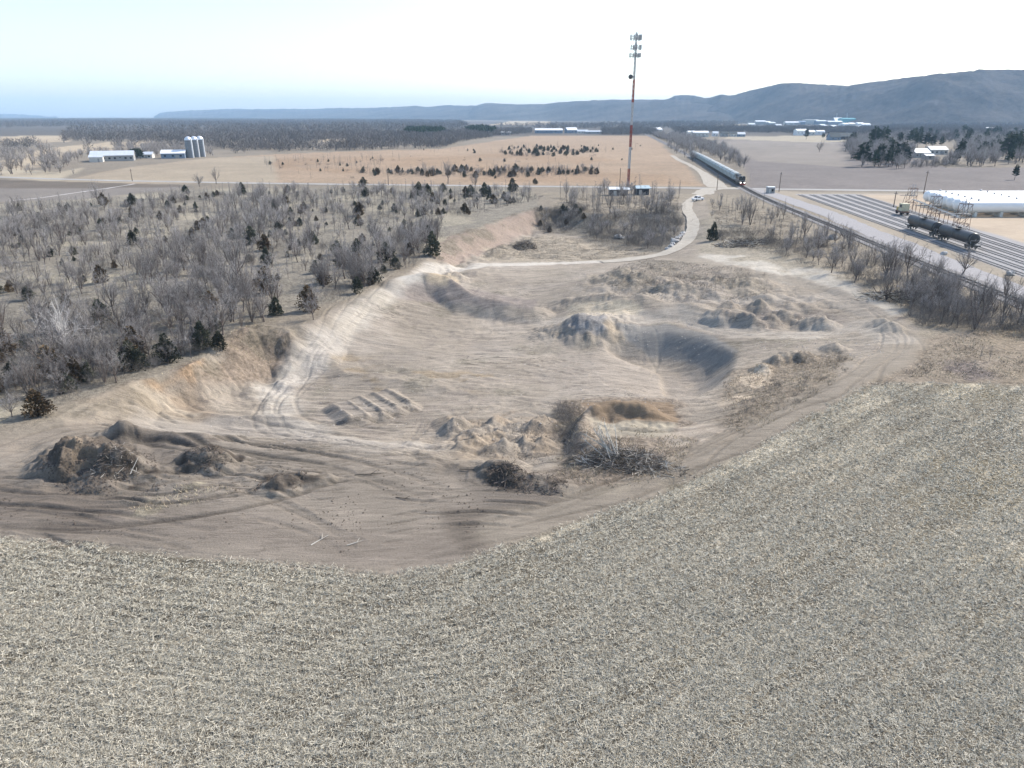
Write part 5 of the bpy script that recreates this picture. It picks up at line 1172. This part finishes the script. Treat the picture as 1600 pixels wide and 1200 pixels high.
# tree corridor beside the train
scatter([(1018,212),(1045,212),(1078,232),(1096,248),(1100,262),(1082,258),(1050,236)], 330, [('tree', 1.2, 6, 10), ('big', 1, 7, 11), ('brush', 1, 3, 5)], G_('left of the train'), L_('in the corridor left of the train'), (20, -.4), seed=20)
scatter([(1048,210),(1085,215),(1130,232),(1166,256),(1166,268),(1140,260),(1100,240),(1060,222)], 380, [('tree', 1.2, 5, 9), ('big', 1, 6, 10), ('brush', 1, 3, 5)], G_('right of the train'), L_('in the corridor right of the train'), (20, -.4), seed=21)
# grove on the right
scatter([(1318,238),(1345,262),(1420,266),(1425,240),(1400,225),(1335,222)], 430, [('big', 1.4, 9, 15), ('tree', 1, 8, 13), ('pine', .2, 9, 14), ('brush', .4, 3, 4)], G_('in the grove'), L_('in the left half of the right hand grove'), (20, -.4), seed=22)
scatter([(1480,255),(1490,262),(1640,258),(1640,222),(1500,222)], 460, [('big', 1.4, 9, 15), ('tree', 1, 8, 13), ('pine', .25, 9, 14)], G_('at the grove end'), L_('in the right half of the right hand grove'), (20, -.4), seed=23)
scatter([(1420,264),(1500,262),(1490,254),(1425,256)], 60, [('tree', 1, 4, 7), ('brush', 1.5, 2, 4)], G_('before the grove houses'), L_('in front of the grove houses'), (10, -.5), seed=24)
scatter([(1380,224),(1600,222),(1600,210),(1400,212)], 150, [('big', 1.4, 9, 14), ('pine', .3, 10, 15)], G_('behind the grove'), L_('behind the right hand grove'), (30, -.4), seed=25)
# cedar and sapling bands across the orange field
scatter([(775,238),(800,230),(935,232),(938,240),(860,246),(800,247)], 190, [('cedar', 1.2, 2.5, 4.5), ('sap', 1, 3, 5), ('brush', 1.6, 2, 3.5)], G_('in the far cedar band'), L_('in the far dark band across the orange field'), (14, -.4), seed=26)
scatter([(560,270),(700,267),(800,265),(935,265),(938,274),(800,279),(700,277),(570,275)], 420, [('cedar', 1.0, 1.8, 4), ('sap', 1.5, 3, 5.5), ('tree', .5, 3, 5.5), ('brush', 1.8, 1.5, 3)], G_('in the near cedar band'), L_('in the near dark band across the orange field'), (14, -.3), seed=27)
scatter([(400,250),(560,245),(600,250),(600,270),(430,275)], 110, [('sap', 2.4, 3, 6), ('cedar', .45, 1.5, 3), ('brush', .8, 1.2, 2.5)], G_('in the tan field'), L_('scattered over the tan field left of the bands'), (24, -.1), seed=28)
scatter([(600,235),(1000,225),(1080,280),(700,285),(430,280)], 100, [('sap', 2.5, 3, 6), ('cedar', .35, 1.5, 3), ('brush', .8, 1.2, 2.5)], G_('in the orange field'), L_('scattered thinly over the orange field'), (60, -.1), seed=29)
scatter([(0,276),(0,240),(60,235),(125,252),(100,272)], 70, [('big', 1.4, 7, 12), ('tree', 1, 5, 9)], G_('at the far left'), L_('in the far left field corner'), (30, -.1), seed=30)
scatter([(105,248),(145,240),(240,232),(330,238),(340,246),(300,244),(190,245)], 150, [('big', 1.4, 6, 10), ('tree', 1, 5, 8)], G_('behind the barns'), L_('behind the farm barns'), (30, -.4), seed=31)
# ---- build them: the largest of each kind one by one, the rest as one mass
byk = {}
for a in ALL:
    z = float(gz(a['x'], a['y'])); a['z'] = z
    q = np.array([a['x'], a['y']])
    if not a['must']:
        bad = False
        for rd, ww in ((wr, 4.5), (xr, 6), (sr, 7), (jx, 9), (ml, 4.2), (ay, 5)):
            if np.min(np.hypot(rd[:, 0]-q[0], rd[:, 1]-q[1])) < ww: bad = True; break
        if bad: continue
    byk.setdefault({'big': 'tree', 'pale': 'tree'}.get(a['k'], a['k']), []).append(a)
LIM = {'tree': 300, 'sap': 260, 'brush': 280, 'cedar': 250, 'pine': 60}
def tmpl(me, cap=99999):
    v = np.empty(len(me.vertices)*3, np.float32); me.vertices.foreach_get('co', v); lt = len(me.polygons[0].vertices)
    f = np.empty(len(me.loops), np.int32); me.loops.foreach_get('vertex_index', f); return v.reshape(-1, 3), f.reshape(-1, lt)
MASS = {'tree': ('woodland', 'many small bare trees too far to tell apart', 'woodland'), 'sap': ('sapling_scrub', 'many thin saplings too small to tell apart', 'scrub'), 'brush': ('brush_scrub', 'many small leafless bushes too small to tell apart', 'scrub'), 'cedar': ('cedar_scrub', 'many small cedars too small to tell apart', 'scrub'), 'pine': ('pine_stand', 'many far pines too small to tell apart', 'pine wood')}
print('plants', {k: len(v) for k, v in byk.items()})
for k, lst in byk.items():
    lst.sort(key=lambda a: -a['px'])
    for a in lst[:LIM[k]]:
        nm, cat = SPEC[a['k']]; sc_ = a['h']/10
        o = empty(nm, (a['x'], a['y'], a['z']), random.uniform(0, 6.28), label=a['l'], cat=cat, group=a['g'])
        o.scale = (sc_*a['w'], sc_*a['w'], sc_); t, c = TP[a['k']][a['v']]
        if t: link('trunk', t, o)
        link('crown' if a['k'] != 'brush' else 'branches', c, o)
    rest = lst[LIM[k]:]
    if rest:
        VV = []; FF = []; MI = []; nb_ = 0; mats = [M['bark'], M[{'tree': 'twig', 'sap': 'twig', 'brush': 'shrub', 'cedar': 'cedar', 'pine': 'pine'}[k]]]
        cache = {}
        for a in rest:
            for s_, me in enumerate(TP[a['k']][a['v']]):
                if me is None: continue
                if me.name not in cache: cache[me.name] = tmpl(me)
                v, f = cache[me.name]; sc_ = a['h']/10; r = random.uniform(0, 6.28); cr_, sr_ = cos(r), sin(r)
                if f.shape[1] == 4:
                    f = np.concatenate([f[:, :3], f[:, [0, 2, 3]]])
                if len(f) > 500 and k != 'cedar':                    # thin out, a little bolder
                    pass
                w_ = np.stack([(v[:, 0]*cr_-v[:, 1]*sr_)*sc_*a['w']+a['x'], (v[:, 0]*sr_+v[:, 1]*cr_)*sc_*a['w']+a['y'], v[:, 2]*sc_+a['z']], 1)
                VV.append(w_); FF.append(f+nb_); MI.append(np.full(len(f), s_)); nb_ += len(v)
        nm, lb, cat = MASS[k]
        tag(link(nm, mesh_np(nm, np.concatenate(VV), np.concatenate(FF), mats, np.concatenate(MI))), lb, kind='stuff')
# ---- far woods that read as one mass
def wood(name, label, polys, dens, hh, m='farwood', clump=(60, -.3), seed=1, nsl=40, bold=.3):
    r = np.random.default_rng(seed); VV = []; FF = []; nb_ = 0
    protos = []
    for k in range(6):
        s = Plant(seed*10+k); s.sliver(np.array((0, 0, 0.)), np.array((0, 0, 1.)), .55, .05)
        for i in range(nsl):
            a = r.uniform(0, 2*pi); t = r.uniform(.15, .8); rr = .34*r.uniform(.1, 1)*sin(pi*min(1, t+.15)); p = np.array((cos(a)*rr, sin(a)*rr, t*.9)); s.sliver(p, nrm(np.array((cos(a)*.6, sin(a)*.6, 1))+s.rv()*.5), r.uniform(.12, .3), bold*.12)
        protos.append((np.array(s.cv), np.array(s.cf)))
    for poly in polys:
        w = [tuple(map(float, P(a, b))) for a, b in poly]; x0, x1, y0, y1 = bbox(w)
        A_ = abs(sum(w[i][0]*w[(i+1) % len(w)][1]-w[(i+1) % len(w)][0]*w[i][1] for i in range(len(w))))/2
        n = int(A_*dens); X = r.uniform(x0, x1, n*3); Y = r.uniform(y0, y1, n*3); _, _, ins = polydist(X, Y, w)
        ok = ins & (fbm(X, Y, clump[0], 3, seed) > clump[1]) & (np.abs(X/(Y*CT+13)) < .9); X = X[ok][:n]; Y = Y[ok][:n]
        for x, y in zip(X, Y):
            v, f = protos[r.integers(6)]; h = hh*r.uniform(.7, 1.25); a = r.uniform(0, 6.28); sc2 = h*r.uniform(.9, 1.35)
            if True: VV.append(np.stack([(v[:, 0]*cos(a)-v[:, 1]*sin(a))*sc2+x, (v[:, 0]*sin(a)+v[:, 1]*cos(a))*sc2+y, v[:, 2]*h-.5], 1)); FF.append(f+nb_); nb_ += len(v)
    print(name, len(VV)); tag(link(name, mesh_np(name, np.concatenate(VV), np.concatenate(FF), [M[m]])), label, kind='stuff')
wood('far_wood', 'grey bottomland woods beyond the farm and the fields', [[(100,224),(105,220),(240,222),(400,222),(700,218),(700,212),(400,210),(100,212)],[(330,241),(420,238),(560,235),(690,232),(720,222),(620,219),(540,227),(450,228),(330,230)],
 [(0,236),(60,231),(60,226),(0,228)],[(130,238),(250,232),(330,232),(330,228),(180,231)],[(800,211),(830,209),(830,205),(740,206),(600,219),(690,226),(760,216)],[(940,211),(1020,211),(1030,205),(940,204)],[(1060,211),(1100,207),(1220,208),(1240,210),(1350,209),(1350,203),(1150,201),(1050,203)],[(1340,222),(1480,222),(1640,214),(1640,200),(1400,198),(1330,205)]],   .014, 12, seed=3, clump=(70, -.15))
wood('distant_wood', 'blue grey band of distant river woods along the horizon', [[(110,209),(105,203),(-60,203),(-60,186.5),(250,186.0),(560,186.5),(720,190),(740,203),(600,209),(400,209),(100,210)],[(760,203),(1000,203),(1060,202),(1060,192),(1000,194),(900,196),(760,198)],[(1040,201),(1150,201),(1155,191),(1050,191)],[(1390,198),(1640,200),(1640,190),(1400,190)]], .0013, 16, seed=5, clump=(300, -.1), nsl=26, bold=.55)
wood('pine_plantation', 'two dark green pine plantations in the grey woods', [[(632,213),(640,209),(690,209),(695,212),(690,216),(650,216)],[(727,209),(735,205),(765,206),(775,211),(750,213)]], .014, 16, m='pine', seed=7, clump=(70, -.4), bold=.9)
wood('town_trees', 'bare trees standing between the far town buildings', [[(1155,203),(1155,197),(1400,198),(1400,203)],[(1150,190),(1400,190),(1400,198),(1150,198)],[(1290,190),(1390,187.5),(1430,191),(1430,195)]], .0009, 7, seed=9, clump=(70, -.3))
# ------------------------------------------------ crop litter on the field
def litter(n=520000):
    r = np.random.default_rng(9)
    q = 1225-(1225-560)*r.random(n*2)**.85; p = r.uniform(-90, 1690, n*2)
    X, Y = P(p, q); wp = np.array(FPW)
    d, _, _ = polydist(X, Y, FEW, closed=False); _, _, ins = polydist(X, Y, FPW)
    f = fbm(X, Y, 1.7, 3, 601)*1.6+fbm(X, Y, 9, 3, 602)*.8+.25*np.sin(d*2*pi/.76)+.9*fbm((X*cos(.663)+Y*sin(.663))/9, -X*sin(.663)+Y*cos(.663), 1.3, 3, 590)
    wl = np.where(d < 22, (d+fbm(X, Y, 20, 2, 593)*1.2) % 5.2, (-X*sin(.663)+Y*cos(.663)+fbm(X, Y, 30, 2, 594)*1.5) % 8.6)
    f = f+2.0*fbm((X*cos(.663)+Y*sin(.663))/16, -X*sin(.663)+Y*cos(.663), .75, 2, 597)-.5*(np.exp(-((wl-2.6)/.32)**2)+.8*np.exp(-((wl-4.3)/.32)**2))*smooth(fbm(X, Y, 9, 3, 595)*5+.55)
    f = np.maximum(f, -.5)
    ok = (ins & (r.random(len(X)) < .15+(d+fbm(X, Y, 2.5, 3, 561)*3.5)/1.4)) & (f+r.random(len(X))*1.1 > .25)
    X, Y = X[ok][:n], Y[ok][:n]; n = len(X); D = np.sqrt(X*X+Y*Y+H*H)
    L = r.uniform(.12, .40, n)*(D/45)**.2; wd = r.uniform(.009, .022, n)*(D/45)**.6
    a = r.uniform(0, 2*pi, n); tilt = r.normal(0, .28, n)+.12; Zb = gz(X, Y)+.015+r.random(n)*.05
    st = r.random(n) < .06; tilt = np.where(st, 1.2, tilt); wd = np.where(st, wd*.8, wd)
    dx, dy = np.cos(a), np.sin(a); sx, sy = -dy, dx; cb = r.normal(0, .22, n)
    roll = r.normal(0, .5, n); v = np.empty((n, 6, 3))
    for k, t in enumerate((0, .5, 1)):
        cx_ = X+dx*L*t*np.cos(tilt)+sx*cb*L*(t*(1-t)*4); cy_ = Y+dy*L*t*np.cos(tilt)+sy*cb*L*(t*(1-t)*4)
        cz = Zb+np.maximum(np.sin(tilt), -.05)*L*t+.05*np.sin(pi*t)*L*2*r.random(n)
        ww = wd*(1-.55*t)
        for j, s in enumerate((-1, 1)):
            v[:, k*2+j, 0] = cx_+sx*s*ww*np.cos(roll); v[:, k*2+j, 1] = cy_+sy*s*ww*np.cos(roll); v[:, k*2+j, 2] = cz+s*ww*np.sin(roll)
    b = (np.arange(n)*6)[:, None]; f = np.concatenate([b+np.array([0, 1, 3, 2]), b+np.array([2, 3, 5, 4])])
    mi = r.choice(4, n, p=[.34, .30, .2, .16]); mi = np.concatenate([mi, mi])
    ms = [mat('pale husk', (.65, .60, .485), .8, var=.1), mat('tan stalk', (.49, .447, .35), .8, var=.15), mat('grey leaf', (.37, .335, .26), .85, var=.15), mat('brown leaf', (.20, .17, .125), .85, var=.15)]
    tag(link('crop_litter', mesh_np('crop_litter', v.reshape(-1, 3), f, ms, mi)), 'pale broken corn stalks and husks littering the field', kind='stuff'); print('litter', n)
litter()
# weeds and dry grass where the scrub is
def weeds(polys, per, hh, seed, m, name, label):
    r = np.random.default_rng(seed); V = []
    for poly in polys:
        w = GW(poly); x0, x1, y0, y1 = bbox(w); A_ = abs(sum(w[i][0]*w[(i+1) % len(w)][1]-w[(i+1) % len(w)][0]*w[i][1] for i in range(len(w))))/2
        n = int(min(A_*per, 40000)); X = r.uniform(x0, x1, n*3); Y = r.uniform(y0, y1, n*3); _, _, ins = polydist(X, Y, w); ok = ins & (fbm(X, Y, 3, 3, seed) > -.08); V.append(np.stack([X[ok][:n], Y[ok][:n]], 1))
    q = np.concatenate(V); n = len(q); z = gz(q[:, 0], q[:, 1])-.03; h = hh*r.uniform(.5, 1.4, n); a = r.uniform(0, 2*pi, n); b = r.uniform(0, 2*pi, n)
    wd = .025+h*.05; lean = h*r.uniform(.3, 1.3, n); v = np.empty((n, 3, 3))
    v[:, 0] = np.stack([q[:, 0]-np.cos(a)*wd, q[:, 1]-np.sin(a)*wd, z], 1); v[:, 1] = np.stack([q[:, 0]+np.cos(a)*wd, q[:, 1]+np.sin(a)*wd, z], 1)
    v[:, 2] = np.stack([q[:, 0]+np.cos(b)*lean, q[:, 1]+np.sin(b)*lean, z+h], 1)
    tag(link(name, mesh_np(name, v.reshape(-1, 3), np.arange(n*3).reshape(-1, 3), [m])), label, kind='stuff'); print(name, n)
weeds([[(868,630),(915,625),(925,660),(1060,672),(1090,690),(1050,745),(920,768),(872,740)],[(1130,650),(1130,600),(1200,565),(1310,545),(1345,560),(1290,610),(1200,665),(1130,700)],[(200,600),(290,573),(388,508),(440,520),(440,560),(375,600),(300,560),(240,590)],[(90,655),(219,597),(294,571),(388,505),(450,520),(440,550),(380,562),(300,600),(215,618)],[(672,395),(700,370),(840,322),(850,345),(790,362),(690,405)],[(1420,592),(1445,545),(1520,515),(1640,500),(1640,594)],[(850,765),(950,762),(1080,742),(1140,715),(1080,748),(940,782)],[(190,785),(260,760),(380,765),(330,785),(210,805)],[(0,838),(150,852),(300,866),(450,884),(600,897),(690,888),(770,860),(860,828),(1000,778),(1100,740),(1200,690),(1300,630),(1300,622),(1200,680),(1100,728),(1000,768),(860,820),(770,854),(690,880),(600,888),(450,873),(300,857),(150,843),(0,828)]], 10, .26, 21, M['grassy'], 'dry_grass', 'dry tan grass on banks and verges')
weeds([[(750,400),(765,388),(850,365),(1040,378),(1010,400),(900,407)],[(950,420),(1010,405),(1200,425),(1200,460),(960,470)],[(700,655),(860,640),(875,720),(760,715)],[(1112,320),(1230,335),(1290,400),(1200,395),(1115,372)],[(870,310),(1060,308),(1060,330),(930,350)]], 8, .26, 22, M['weed'], 'weeds', 'grey brown weeds on the rough ground')
# heaps of branches
def stickpile(name, label, cat, px, py, R, hgt, n, mats, L=(.8, 3.2), seed=1, rad=.03, parts=('branch_heap', 'branch')):
    r = np.random.default_rng(seed); x, y, z = G(px, py); o = empty(name, (x, y, z), label=label, cat=cat); mb = MBd()
    for i in range(n):
        a = r.uniform(0, 2*pi); q = math.sqrt(r.random())*R; cx_, cy_ = cos(a)*q*1.25, sin(a)*q*.8; top = hgt*(1-(q/R)**2); c = np.array((cx_, cy_, r.uniform(0, 1)*top)); c[2] += float(gz(x+cx_, y+cy_))-z
        d = nrm(r.normal(size=3)*np.array((1, 1, .35))); l = r.uniform(*L); mb.tube(c-d*l/2, c+d*l/2, rad*r.uniform(.5, 1.6), rad*.3, 3, m=int(r.integers(len(mats))), cap=False)
    mb.build(parts[0], mats, o); return o, (x, y, z)
o, c = stickpile('brush_pile', 'big tangled pile of bleached and dark felled branches on the grassy hill', 'brush pile', 972, 722, 3.6, 1.4, 1400, [M['dstick'], M['dstick'], M['shrub'], M['stick']], (.7, 2.8), 31, .02)
r = np.random.default_rng(4)
for i in range(13):
    mb = MBd(); a = 2.2+r.normal()*.35; b = np.array((-1.0+r.normal()*.5, -.3+r.normal()*.3, .9)); d = nrm(np.array((cos(a), sin(a)*.9, .55+r.normal()*.15))); L = r.uniform(2.4, 4.2); e_ = b+d*L; mb.tube(b, e_, .06, .03, 4)
    for k in range(6): s = b+d*L*r.uniform(.3, .95); mb.tube(s, s+nrm(d+r.normal(size=3)*.5)*r.uniform(.5, 1.4), .025, .01, 3, cap=False)
    mb.build('branch', M['stick'], o)
stickpile('brush_pile', 'small loose scatter of pale dead branches right of the big pile', 'brush pile', 1046, 738, 1.8, .8, 70, [M['stick'], M['dstick']], (.5, 2.2), 33, .03)
stickpile('root_pile', 'dark heap of roots and soil with a few pale sticks in the near left', 'root pile', 180, 728, 1.7, .6, 240, [M['dstick'], M['dstick'], M['bark'], M['dstick'], M['dstick'], M['shrub'], M['stick']], (.3, 1.3), 34, .022)
stickpile('root_pile', 'dark rooty heap at the middle of the soil edge', 'root pile', 790, 742, 1.5, .45, 150, [M['dstick'], M['dstick'], M['bark']], (.4, 1.5), 35, .035)
stickpile('root_pile', 'low dark line of roots right of the middle rooty heap', 'root pile', 848, 755, 2.0, .3, 110, [M['dstick'], M['bark']], (.3, 1.2), 36, .03)
stickpile('root_pile', 'rounded dark soil heap full of roots right of the near left one', 'root pile', 322, 716, 1.6, .6, 90, [M['dstick'], M['bark']], (.3, 1.1), 37, .03)
stickpile('brush_pile', 'isolated dark round brush pile on the far pit floor', 'brush pile', 820, 384, 3.0, 1.8, 300, [M['dstick'], M['shrub']], (.8, 2.4), 38, .05)
stickpile('brush_pile', 'dark brush heap on the bank right of the gravel road', 'brush pile', 1160, 382, 6.0, 1.6, 380, [M['dstick'], M['dstick'], M['stick']], (1, 4), 39, .06)
stickpile('brush_pile', 'dark fallen branches under the thicket by the railway', 'brush pile', 1400, 466, 6.0, 1.2, 330, [M['dstick'], M['stick']], (1, 4), 40, .06)
# rocks beside the gravel road, clods, lone sticks
def rock(px, py, s, label, group=None, m='rock', name='boulder', cat='boulder', seed=0):
    x, y, z = G(px, py); r = np.random.default_rng(seed); vs = []; n1, n2 = 5, 8
    for i in range(n1+1):
        for j in range(n2):
            th = pi*i/n1; ph = 2*pi*j/n2; q = s*(1+r.normal()*.16); vs.append((q*sin(th)*cos(ph)*1.2, q*sin(th)*sin(ph), q*cos(th)*.7+s*.35))
    fs = [(i*n2+j, i*n2+(j+1) % n2, (i+1)*n2+(j+1) % n2, (i+1)*n2+j) for i in range(n1) for j in range(n2)]
    o = MBd().add(vs, fs).build(name, M[m], None, (x, y, z), r.uniform(0, 6)); tag(o, label, cat, group); return o
for i, (a, b, s) in enumerate([(1068,367,1.1),(1065,370,.9),(1058,374,.9),(1054,379,1.2),(1051,383,.8),(1048,387,.9),(1043,390,.7),(1062,372,.7)]): rock(a, b, s, 'pale broken rock lying along the inside of the gravel road bend', 'pale rocks along the gravel road', seed=i)
for i, (a, b, s, lb) in enumerate([(966,372,1.3,'pale slab at the foot of the far pit bank, left one'),(972,373,.8,'small pale slab at the foot of the far pit bank, right one'),(1044,312,1.0,'pale rock on the flat right of the tower shelters'),(1475,398,.8,'pale rock beside the service road below the tank cars'),(1578,430,.9,'white rock in the gravel at the right edge'),(1302,374,1.2,'flat pale slab by the vase shaped tree')]): rock(a, b, s, lb, seed=20+i)
mb = None
for i, (a, b, l, an, lb) in enumerate([(575,742,2.6,.1,'dark log on bare soil left of the rooty heap'),(555,850,1.4,.5,'short pale stick on bare soil near the field'),(500,845,1.8,.9,'thin pale forked stick on bare soil near the field'),(735,735,2.2,-.1,'dark stick left of the middle rooty heap'),(790,765,1.6,.05,'dark stick just below the middle rooty heap'),(630,780,1.5,-.3,'dark thin stick on the open soil'),(212,738,1.2,1.2,'upright pale snapped stick on the near left heap')]):
    x, y, z = G(a, b); up = 1.2 if 'upright' in lb else .05; o = empty('stick', (x, y, z+.06), label=lb, cat='stick'); m_ = M['stick'] if 'pale' in lb else M['dstick']
    q = np.array((cos(an)*l/2, sin(an)*l/2, 0)); MBd().tube(-q, q+np.array((0, 0, up)), .045, .025, 5).build('stem', m_, o); MBd().tube(q*.2, q*.7+np.array((-q[1], q[0], .3))*.5, .035, .015, 4).build('twig', m_, o)
# clods and stones over the bare soil
def clods(polys, per, sz, seed, m, name, label):
    r = np.random.default_rng(seed); V = []
    for poly, f in polys:
        w = GW(poly); x0, x1, y0, y1 = bbox(w); A_ = abs(sum(w[i][0]*w[(i+1) % len(w)][1]-w[(i+1) % len(w)][0]*w[i][1] for i in range(len(w))))/2
        n = int(min(A_*per*f, 30000)); X = r.uniform(x0, x1, n*3); Y = r.uniform(y0, y1, n*3); _, _, ins = polydist(X, Y, w); ok = ins & (fbm(X, Y, 3, 3, seed) > -.02); V.append(np.stack([X[ok][:n], Y[ok][:n]], 1))
    q = np.concatenate(V); n = len(q); s = sz*r.uniform(.4, 1.6, n)**1.5; z = gz(q[:, 0], q[:, 1]); v = np.empty((n, 5, 3)); a = r.uniform(0, 6.28, n)
    for k in range(4): v[:, k] = np.stack([q[:, 0]+np.cos(a+k*pi/2)*s*r.uniform(.7, 1.2, n), q[:, 1]+np.sin(a+k*pi/2)*s*r.uniform(.7, 1.2, n), z-.03], 1)
    v[:, 4] = np.stack([q[:, 0]+r.normal(0, .3, n)*s, q[:, 1]+r.normal(0, .3, n)*s, z+s*r.uniform(.5, 1.1, n)], 1)
    b = (np.arange(n)*5)[:, None]; f = np.concatenate([b+np.array(t) for t in ((0, 1, 4), (1, 2, 4), (2, 3, 4), (3, 0, 4))])
    tag(link(name, mesh_np(name, v.reshape(-1, 3), f, [m])), label, kind='stuff'); print(name, n)
clods([([(50,735),(125,690),(240,700),(250,760),(120,775)],8),([(282,728),(318,698),(378,716),(345,745)],10),([(390,770),(420,742),(525,738),(500,752),(430,775)],10),([(740,748),(780,720),(890,752),(870,768),(790,768)],10),([(0,760),(600,720),(900,775),(700,850),(560,880),(0,820)],.5)], 3.0, .075, 51, mat('dark clod', (.12, .095, .075), .95, var=.2, nscale=1), 'soil_clods', 'dark soil clods on the heaps and the scraped soil')
clods([([(500,540),(900,560),(1060,640),(640,700),(300,690),(330,650)],.12),([(900,420),(1320,470),(1400,560),(1130,560),(880,500)],.3)], 2.5, .09, 52, mat('pit stone', (.42, .38, .34), .95, var=.2, nscale=1), 'pit_stones', 'small stones on the pit floor')
HAZE=8e-5
# ------------------------------------------------ haze
hm = bpy.data.materials.new('haze'); hm.use_nodes = True; nt = hm.node_tree; nt.nodes.remove(nt.nodes['Principled BSDF'])
pv = nt.nodes.new('ShaderNodeVolumePrincipled'); pv.inputs['Density'].default_value = HAZE; pv.inputs['Color'].default_value = (.50, .74, 1, 1); pv.inputs['Anisotropy'].default_value = 0
nt.links.new(pv.outputs[0], nt.nodes['Material Output'].inputs['Volume'])
b = MBd().box((0, 7000, 170), (36000, 17000, 370)); o = b.build('haze', hm); tag(o, 'pale haze in the air over the valley', kind='stuff')
sc.cycles.volume_bounces = 1; sc.cycles.max_bounces = 5; sc.cycles.diffuse_bounces = 2; sc.cycles.transparent_max_bounces = 8
